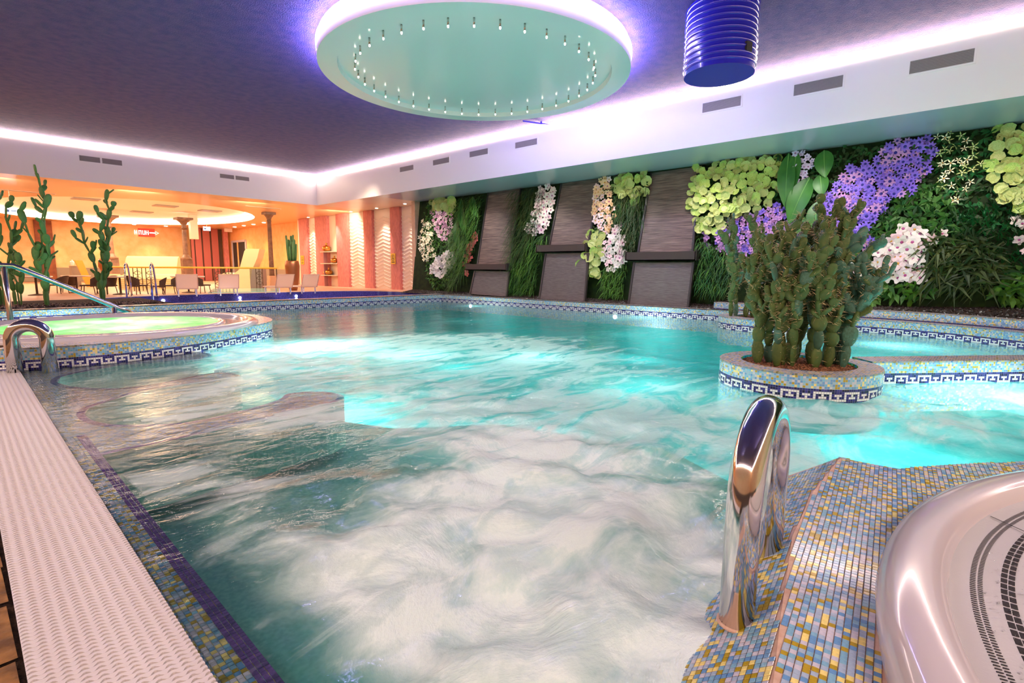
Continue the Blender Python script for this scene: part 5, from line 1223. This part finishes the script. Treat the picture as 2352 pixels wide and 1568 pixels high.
def lounger(px, py, rz, lb):
    p = fl(px, py, DZ-.02); t = thing('sun_lounger', lb, 'sun lounger', (p.x, p.y, DZ-.02), math.radians(rz), 'cream sun loungers')
    m = MB(); m.box(-.33, .33, -1.5, 0, .26, .31); obj('bed', m, m_lounger, t)
    m = MB(); m.quad((-.33, 0, .29), (.33, 0, .29), (.33, .30, .80), (-.33, .30, .80)); m.tube([(-.33, 0, .29), (-.33, .30, .80), (.33, .30, .80), (.33, 0, .29)], .016, 6); obj('backrest', m, m_lounger, t)
    for x in (-.28, .28):
        for y in (-1.35, -.1): m = MB(); m.box(x-.02, x+.02, y-.02, y+.02, 0, .27); obj('leg', m, m_white, t)
lounger(432, 681, 165, 'cream sun lounger backrest standing left of the aqua water strip')
lounger(527, 679, 165, 'cream sun lounger backrest in the middle of the aqua water strip')
lounger(653, 676, 175, 'cream sun lounger backrest left of the bronze pot')
lounger(711, 674, 175, 'cream sun lounger backrest right of the bronze pot, by the pink wall')
# low aqua water basin behind the loungers
q = [fl(478, 672), fl(640, 669), fl(640, 662), fl(490, 663)]
m = MB(); m.poly([(p.x, p.y, DZ+.0) for p in q]); m.prism([(p.x, p.y) for p in q], DZ-.1, DZ+.01); o = obj('aqua_basin', m, m_aquafloor); tag(o, 'shallow aqua water basin behind the cream loungers', 'pool')
# stone columns with capital and base
def column(px, pyb, pyt, lb, square=False, s=.62):
    p = fl(px, pyb, DZ-.02); d = (Vector((p.x, p.y, 0))).length; ry = ray(px, pyt); ztop = ZC-.01
    t = thing('stone_column', lb, 'column', (p.x, p.y, DZ-.02), 0, 'stone columns of the lounge'); h = ztop-(DZ-.02)
    m = MB(); m.box(-.42*s, .42*s, -.42*s, .42*s, 0, .16); m.box(-.36*s, .36*s, -.36*s, .36*s, .16, .34); m.box(-.30*s, .30*s, -.30*s, .30*s, .34, .62); obj('base', m, m_colbase, t)
    m = MB()
    if square: m.hexa([(-.30*s, -.30*s, .62), (.30*s, -.30*s, .62), (.30*s, .30*s, .62), (-.30*s, .30*s, .62), (-.30*s, -.30*s, 1.5), (.30*s, -.30*s, 1.5), (.30*s, .30*s, 1.5), (-.30*s, .30*s, 1.5)]); m.lathe([(.34*s, 1.5), (.36*s, 1.6), (.28*s, 1.66), (.17*s, 1.85), (.13*s, h*.82), (.22*s, h*.83), (.13*s, h*.85), (.14*s, h*.9)], (0,0,0), 16)
    else: m.lathe([(.24*s, .62), (.22*s, .7), (.20*s, 1.6), (.17*s, h*.88), (.21*s, h*.885), (.17*s, h*.90)], (0,0,0), 20)
    obj('shaft', m, m_column, t, not square)
    m = MB(); m.lathe([(.17*s, h*.90), (.24*s, h*.93), (.40*s, h*.965), (.42*s, h*.97)], (0,0,0), 16); m.box(-.46*s, .46*s, -.46*s, .46*s, h*.97, h); obj('capital', m, m_column, t)
column(626, 658, 517, 'brown stone column on a pale base right of the low cream couch')
column(432, 652, 525, 'carved brown column on a square plinth right of the cream sofa', True, .95)
column(262, 652, 516, 'carved brown column on a square plinth behind the second tall cactus', True, 1.0)
# brown framed opening and narrow panel on the far wall at left
m = MB(); a, c = atY(75, 500, 47.9), atY(132, 645, 47.9); m.box(a.x, c.x, 47.78, 48.0, DZ, ZC-.02); tag(obj('wooden_panel', m, pmat('brown_wood', srgb(150, 84, 44), .5, noise=(3, srgb(120, 62, 34)))), 'tall brown wooden wall panel behind the left tall cactus', 'panel')
a = atY(92, 610, 47.7); m = MB(); m.box(a.x-.16, a.x+.16, 47.7, 47.8, a.z-.9, a.z+.9); tag(obj('wall_board', m, m_wicker), 'narrow dark board hung low on the brown wooden panel', 'board')
# purple panelled bay with dark grooves
t = thing('panelled_bay', 'rose-purple upright wall panels with dark gaps at the back of the lounge', 'wall panel')
yb = 46.6; x0, x1 = atY(440, 580, yb).x, atY(512, 580, yb).x; m = MB(); m.box(x0, 16.2, yb+.12, yb+.2, DZ, ZC-.01); obj('backing', m, m_wicker, t)
for pa_, pb_ in ((441, 447), (450, 464.5), (468, 484), (488, 503)):
    a, c = atY(pa_, 580, yb).x, atY(pb_, 580, yb).x; m = MB(); m.box(a, c, yb, yb+.12, DZ, ZC-.01); obj('panel', m, m_purplewall, t)
a, c = atY(516, 580, 46.4).x, atY(526, 580, 46.4).x; m = MB(); m.box(a, c, 46.4, 46.7, DZ, ZC-.01); tag(obj('mauve_pillar', m, m_pink), 'mauve pillar at the right end of the purple panels', 'pillar')
# doorway in the yellow wall, dark inside
ya, yb2 = atX(537, 600, 16.78).y, atX(568, 600, 16.78).y; zt = atX(552, 556, 16.78).z
t = tag(bpy.data.objects.new('door_1', None), kind='structure'); COL.objects.link(t)
m = MB(); m.box(16.76, 16.81, min(ya, yb2), max(ya, yb2), DZ, zt); obj('opening', m, m_dark, t)
m = MB(); m.box(16.70, 16.80, ya-.09, ya+.09, DZ, zt+.12); m.box(16.70, 16.80, yb2-.09, yb2+.09, DZ, zt+.12); m.box(16.70, 16.80, min(ya, yb2), max(ya, yb2), zt, zt+.16); obj('door_frame', m, pmat('door_frame_lilac', srgb(190, 180, 190), .4), t)
m = MB(); m.box(16.72, 16.77, ya+(yb2-ya)*.4-.1, ya+(yb2-ya)*.4+.1, DZ, zt); obj('door_edge', m, m_yellow, t)
# cream couches
def sofa_profile(name, lb, px0, px1, py, prof, group, depth_dir=1, matx=m_couch):
    a, c = fl(px0, py), fl(px1, py); t = thing(name, lb, 'couch', (a.x, a.y, DZ-.02), math.atan2(c.y-a.y, c.x-a.x), group); ln = (Vector((c.x-a.x, c.y-a.y, 0))).length
    m = MB(); n = len(prof)
    for x in (0, ln): 
        for y, z in prof: m.vert((x, y, z))
    for i in range(n): j = (i+1) % n; m.face((i, j, n+j, n+i))
    m.face(tuple(range(n-1, -1, -1))); m.face(tuple(range(n, 2*n))); obj('body', m, matx, t)
    return t, ln
t, ln = sofa_profile('heated_couch', 'long cream tiled heated couch with high sloping back', 272, 395, 663, [(0, 0), (0, .50), (.12, .66), (.45, .60), (.62, .72), (1.0, 1.50), (1.15, 1.58), (1.3, 1.5), (1.3, 0)], 'cream heated couches')
m = MB(); 
for k in range(1, 6): m.box(.0, ln, -.012, -.004, .09*k, .09*k+.012)
o = obj('tile_joints', m, m_rail_y, t); o['kind'] = 'stuff'
# low lounger-shaped couch in profile
a = fl(502, 661); t = thing('heated_couch', 'cream reclining heated couch in profile with grey side wall', 'couch', (a.x, a.y, DZ-.02), 0, 'cream heated couches')
d = (fl(582, 661)-a); d.z = 0; wl = d.length; ang = math.atan2(d.y, d.x); t.rotation_euler = (0, 0, ang)
pr = [(0, 0), (0, .45), (.10*wl, .72), (.22*wl, .80), (.45*wl, .74), (.62*wl, .95), (.80*wl, 1.9), (.86*wl, 2.02), (1.24*wl, 2.02), (1.16*wl, 1.55), (.98*wl, .9), (.92*wl, .3), (.92*wl, 0)]
m = MB(); n = len(pr)
for y in (0, 1.3):
    for x, z in pr: m.vert((x, y, z))
for i in range(n): j = (i+1) % n; m.face((i, j, n+j, n+i))
m.face(tuple(range(n))); m.face(tuple(range(2*n-1, n-1, -1))); obj('body', m, m_couch, t)
m = MB(); m.box(.92*wl, 1.25*wl, .0, 1.2, 0, 1.0); obj('side_wall', m, pmat('couch_grey', srgb(140, 132, 126), .5), t)
# yellow-topped ornamental railing
def rail_pt(px, py): return atY(px, py, 27.5)
a, c = rail_pt(245, 618), rail_pt(636, 616.5); t = thing('railing', 'railing with yellow handrail and dark scrolled balusters before the couches', 'railing', (0, 0, 0))
zr = 1.30; m = MB(); m.tube([(a.x, 27.5, zr), (c.x, 27.5, zr)], .042, 8); obj('handrail', m, m_rail_y, t)
for px in (317, 346, 502, 526, 596):
    x = rail_pt(px, 640).x; m = MB()
    for dx in (-.16, 0, .16): m.tube([(x+dx, 27.5, DZ-.01), (x+dx, 27.5, zr-.03)], .017, 6)
    for z in (.55, .8, 1.05): m.tube([(x-.16, 27.5, z), (x, 27.5, z+.1), (x+.16, 27.5, z), (x, 27.5, z-.1), (x-.16, 27.5, z)], .015, 5)
    obj('baluster', m, m_wicker, t)
x = rail_pt(636, 640).x; m = MB(); m.tube([(x, 27.5, DZ-.01), (x, 27.5, zr+.02)], .03, 8); obj('end_post', m, m_wicker, t)
# yellow sloping strut and grey service cabinet
a, c = atY(192, 598, 34), atY(199, 640, 34); m = MB(); m.hexa([(c.x-.0, 34, DZ), (c.x+.28, 34, DZ), (c.x+.28, 34.2, DZ), (c.x, 34.2, DZ), (a.x-.35, 34, a.z), (a.x-.05, 34, a.z), (a.x-.05, 34.2, a.z), (a.x-.35, 34.2, a.z)]); tag(obj('slanted_post', m, m_rail_y), 'yellow slanted post right of the grey cabinet', 'post')
a, c = atY(164, 611, 35), atY(187, 650, 35); t = thing('service_cabinet', 'grey cabinet with a small white bottle on its left corner', 'cabinet', (0, 0, 0)); m = MB(); m.box(a.x, c.x, 35, 35.7, DZ-.01, a.z); obj('body', m, m_greycab, t); m = MB(); m.box(a.x-.03, c.x+.03, 34.97, 35.7, a.z, a.z+.05); obj('worktop', m, m_tabletop, t)
p = atY(166, 606, 35.2); m = MB(); m.lathe([(.07, 0), (.09, .04), (.09, .16), (.04, .22), (.03, .28)], (p.x, 35.2, a.z+.05), 12); tag(obj('bottle', m, m_white_tile), 'small white bottle standing on the grey cabinet', 'bottle')
# pot of upright cactus beside the pink wall
p = fl(674, 666); t = thing('potted_cactus', 'tall bronze vase planted with upright green stems before the pink wall', 'potted plant', (p.x, p.y, DZ-.02))
m = MB(); m.lathe([(.17, 0), (.24, .30), (.31, .85), (.33, 1.15), (.30, 1.35), (.27, 1.40), (.25, 1.36)], (0,0,0), 24); obj('pot', m, m_pot, t, True)
rnd = random.Random(3)
for k in range(16):
    a, r = rnd.uniform(0, 2*PI), rnd.uniform(0, .2); x, y = r*math.cos(a), r*math.sin(a); h = rnd.uniform(.7, 1.3); m = MB(); m.tube([(x, y, 1.3), (x*1.3, y*1.3, 1.3+h*.5), (x*1.5, y*1.5, 1.3+h), (x*1.5, y*1.5, 1.34+h)], [.045, .05, .045, .01], 7); obj('stem', m, m_cactus4, t, True)
# small terracotta vase behind the second cactus
p = atY(241, 612, 33); m = MB(); m.lathe([(.12, -.35), (.28, .0), (.25, .35), (.12, .42)], (p.x, 33, p.z), 16); m.tube([(p.x, 33, p.z-.35), (p.x, 33, DZ-.01)], .05, 8); tag(obj('terracotta_urn', m, m_pot, None, True), 'terracotta urn on a thin stand right behind the second tall cactus', 'urn')
# red sign and glowing exit signs
p = atY(338, 534, 47.8); t = thing('red_sign', 'red wall sign with white lettering at the back of the lounge', 'sign', (p.x, 47.995, p.z)); wv = (atY(357, 534, 47.8).x-atY(319, 534, 47.8).x)/2
m = MB(); m.box(-wv, wv, -.06, 0, -.30, .30); obj('plate', m, m_red, t)
cu = bpy.data.curves.new('lettering', 'FONT'); cu.body = 'MENS'; cu.size = .52; cu.extrude = .01; cu.align_x = 'CENTER'; cu.align_y = 'CENTER'
m_letter = pmat('letter_white', (1, 1, 1), .4, emit=((1, .95, .9), 1.5))
for k, (xx) in enumerate((-.78, -.52, -.28, -.06)):
    m = MB(); 
    m.box(xx, xx+.05, -.075, -.06, -.16, .16); m.box(xx+.13, xx+.18, -.075, -.06, -.16, .16); m.box(xx+.05, xx+.13, -.075, -.06, (-.02, .1, -.16, -.02)[k], (.03, .15, -.11, .03)[k]); o = obj('lettering', m, m_letter, t)
bpy.data.curves.remove(cu)
m = MB(); m.box(.18, .62, -.075, -.06, -.04, .04); m.hexa([(.55, -.075, -.13), (.60, -.075, -.13), (.60, -.06, -.13), (.55, -.06, -.13), (.80, -.075, 0), (.84, -.075, 0), (.84, -.06, 0), (.80, -.06, 0)]); m.hexa([(.55, -.075, .13), (.60, -.075, .13), (.60, -.06, .13), (.55, -.06, .13), (.80, -.075, 0), (.84, -.075, 0), (.84, -.06, 0), (.80, -.06, 0)]); o = obj('arrow', m, m_letter, t); o.scale = (.95, 1, 1)
for px, py, Y, lb in ((25, 484, 30, 'glowing white exit sign hanging at the far left of the lounge ceiling'), (475, 525, 40, 'glowing exit sign hanging before the purple panels')):
    p = atY(px, py, Y); t = thing('exit_sign', lb, 'sign', p, 0, 'hanging exit signs'); m = MB(); m.box(-.22, .22, -.02, .02, -.13, .13); obj('panel', m, m_signglow, t)
    m = MB(); m.box(-.18, -.05, -.024, -.02, -.05, .05); m.box(.0, .17, -.024, -.02, -.02, .02); obj('pictogram', m, pmat('sign_blue', srgb(70, 110, 200), .4), t)
    m = MB(); m.tube([(0, 0, .13), (0, 0, ZC-p.z)], .01, 6); obj('hanger', m, m_steel_b, t)
# pale hanging box and round plaster bowl lamp near the second column
p = atY(445, 535, 39); m = MB(); m.box(p.x-.22, p.x+.22, 38.8, 39.2, ZC-1.25, ZC+.34); tag(obj('hanging_box', m, m_tabletop), 'pale box hanging from the ceiling right of the carved column', 'ceiling box')
p = atY(425, 530, 38); m = MB(); m.lathe([(.02, -.42), (.10, -.40), (.16, -.2), (.40, -.05), (.42, 0)], (p.x-.1, 38, ZC-.02), 20); tag(obj('bowl_lamp', m, m_bulb, None, True), 'glowing bowl lamp on the ceiling beside the carved column', 'lamp')
# projector-like spot head by the right column
p = atX(524, 529, 16.2); m = MB(); m.box(p.x-.25, p.x+.25, p.y-.15, p.y+.15, p.z-.12, p.z+.14); tag(obj('speaker_box', m, m_white), 'small white box high beside the mauve pillar', 'speaker')
# stainless ladder rails of the blue pool
def ladder(px, lb):
    p = fl(px, 680); t = thing('ladder_rail', lb, 'handrail', (p.x, p.y, DZ-.02), math.radians(-30), 'steel ladder rails')
    for s_ in (0,):
        P = [(0, .18, 0), (0, .14, .55), (0, .05, 1.02)] + [(0, -.07-.12*math.sin(th), 1.06+.12*math.cos(th)) for th in [PI*k/8 for k in range(-4, 5)]][::1]
        P = [(0, .20, .0), (0, .17, .55), (0, .08, 1.0), (0, .0, 1.13), (0, -.10, 1.17), (0, -.20, 1.10), (0, -.25, .95), (0, -.27, .5), (0, -.27, -.2)]
        m = MB(); m.tube(P, .032, 10); obj('tube', m, m_steel, t, True)
    m = MB(); m.lathe([(.07, 0), (.07, .02), (.04, .04)], (0, .2, 0), 12); obj('foot_plate', m, m_steel_b, t)
ladder(298, 'left steel ladder rail at the blue pool edge'); ladder(356, 'right steel ladder rail at the blue pool edge')
for px, py, lb in ((304, 690.5, 'round steel inlet cover in the blue pool wall below the left ladder'), (196, 692, 'flat pale skimmer grille at the left end of the blue wall')):
    p = fl(px, py, .05); m = MB()
    i = min(range(len(bl)), key=lambda k: abs(bl[k][0]/bl[k][1] - p.x/p.y)); q = bl[i]
    if 'round' in lb: m.lathe([(.12, 0), (.12, .03), (.05, .04)], (0, 0, 0), 16); o = obj('inlet_cover', m, m_steel_b); o.rotation_euler = (PI/2, 0, 0); o.location = (q[0], q[1]-.03, .12)
    else: m.box(-.35, .35, -.02, .01, -.05, .05); o = obj('skimmer_grille', m, m_greycab); o.location = (q[0], q[1]-.05, .12)
    tag(o, lb, 'pool fitting')
for k, (px, lb) in enumerate(((368, 'bright lamp in the blue pool wall right of the ladders'), (546, 'bright lamp in the middle of the blue pool wall'), (690, 'bright lamp in the blue pool wall near the pink wall'))):
    r_ = ray(px, 690); i = min(range(len(bl)), key=lambda j: abs(bl[j][0]/bl[j][1] - r_.x/r_.y)); q = bl[i]
    m = MB(); m.lathe([(.055, 0), (.055, .02), (.02, .03)], (0, 0, 0), 16); o = obj('pool_lamp', m, m_uwlamp); o.rotation_euler = (PI/2, 0, 0); o.location = (q[0], q[1]-.02, .085); tag(o, lb, 'lamp', 'lamps in the blue pool wall')
# sloping steel handrail behind the hot tub
t = thing('sloping_handrail', 'steel handrail sloping down into the pool behind the hot tub', 'handrail', (0, 0, 0))
Y_ = 14.85; pts = [atY(-60, 609, Y_), atY(0, 609, Y_), atY(29, 610, Y_), atY(60, 622, Y_), atY(160, 662, Y_), atY(262, 703, Y_), atY(312, 724, Y_)]
m = MB(); m.tube(pts, .052, 12); obj('handrail', m, m_steel, t, True)
for px, pyt in ((9, 612), (262, 705)):
    p = atY(px, pyt, Y_); m = MB(); m.tube([(p.x, Y_, p.z), (p.x, Y_, -.5)], .05, 10); obj('post', m, m_steel_b, t, True)
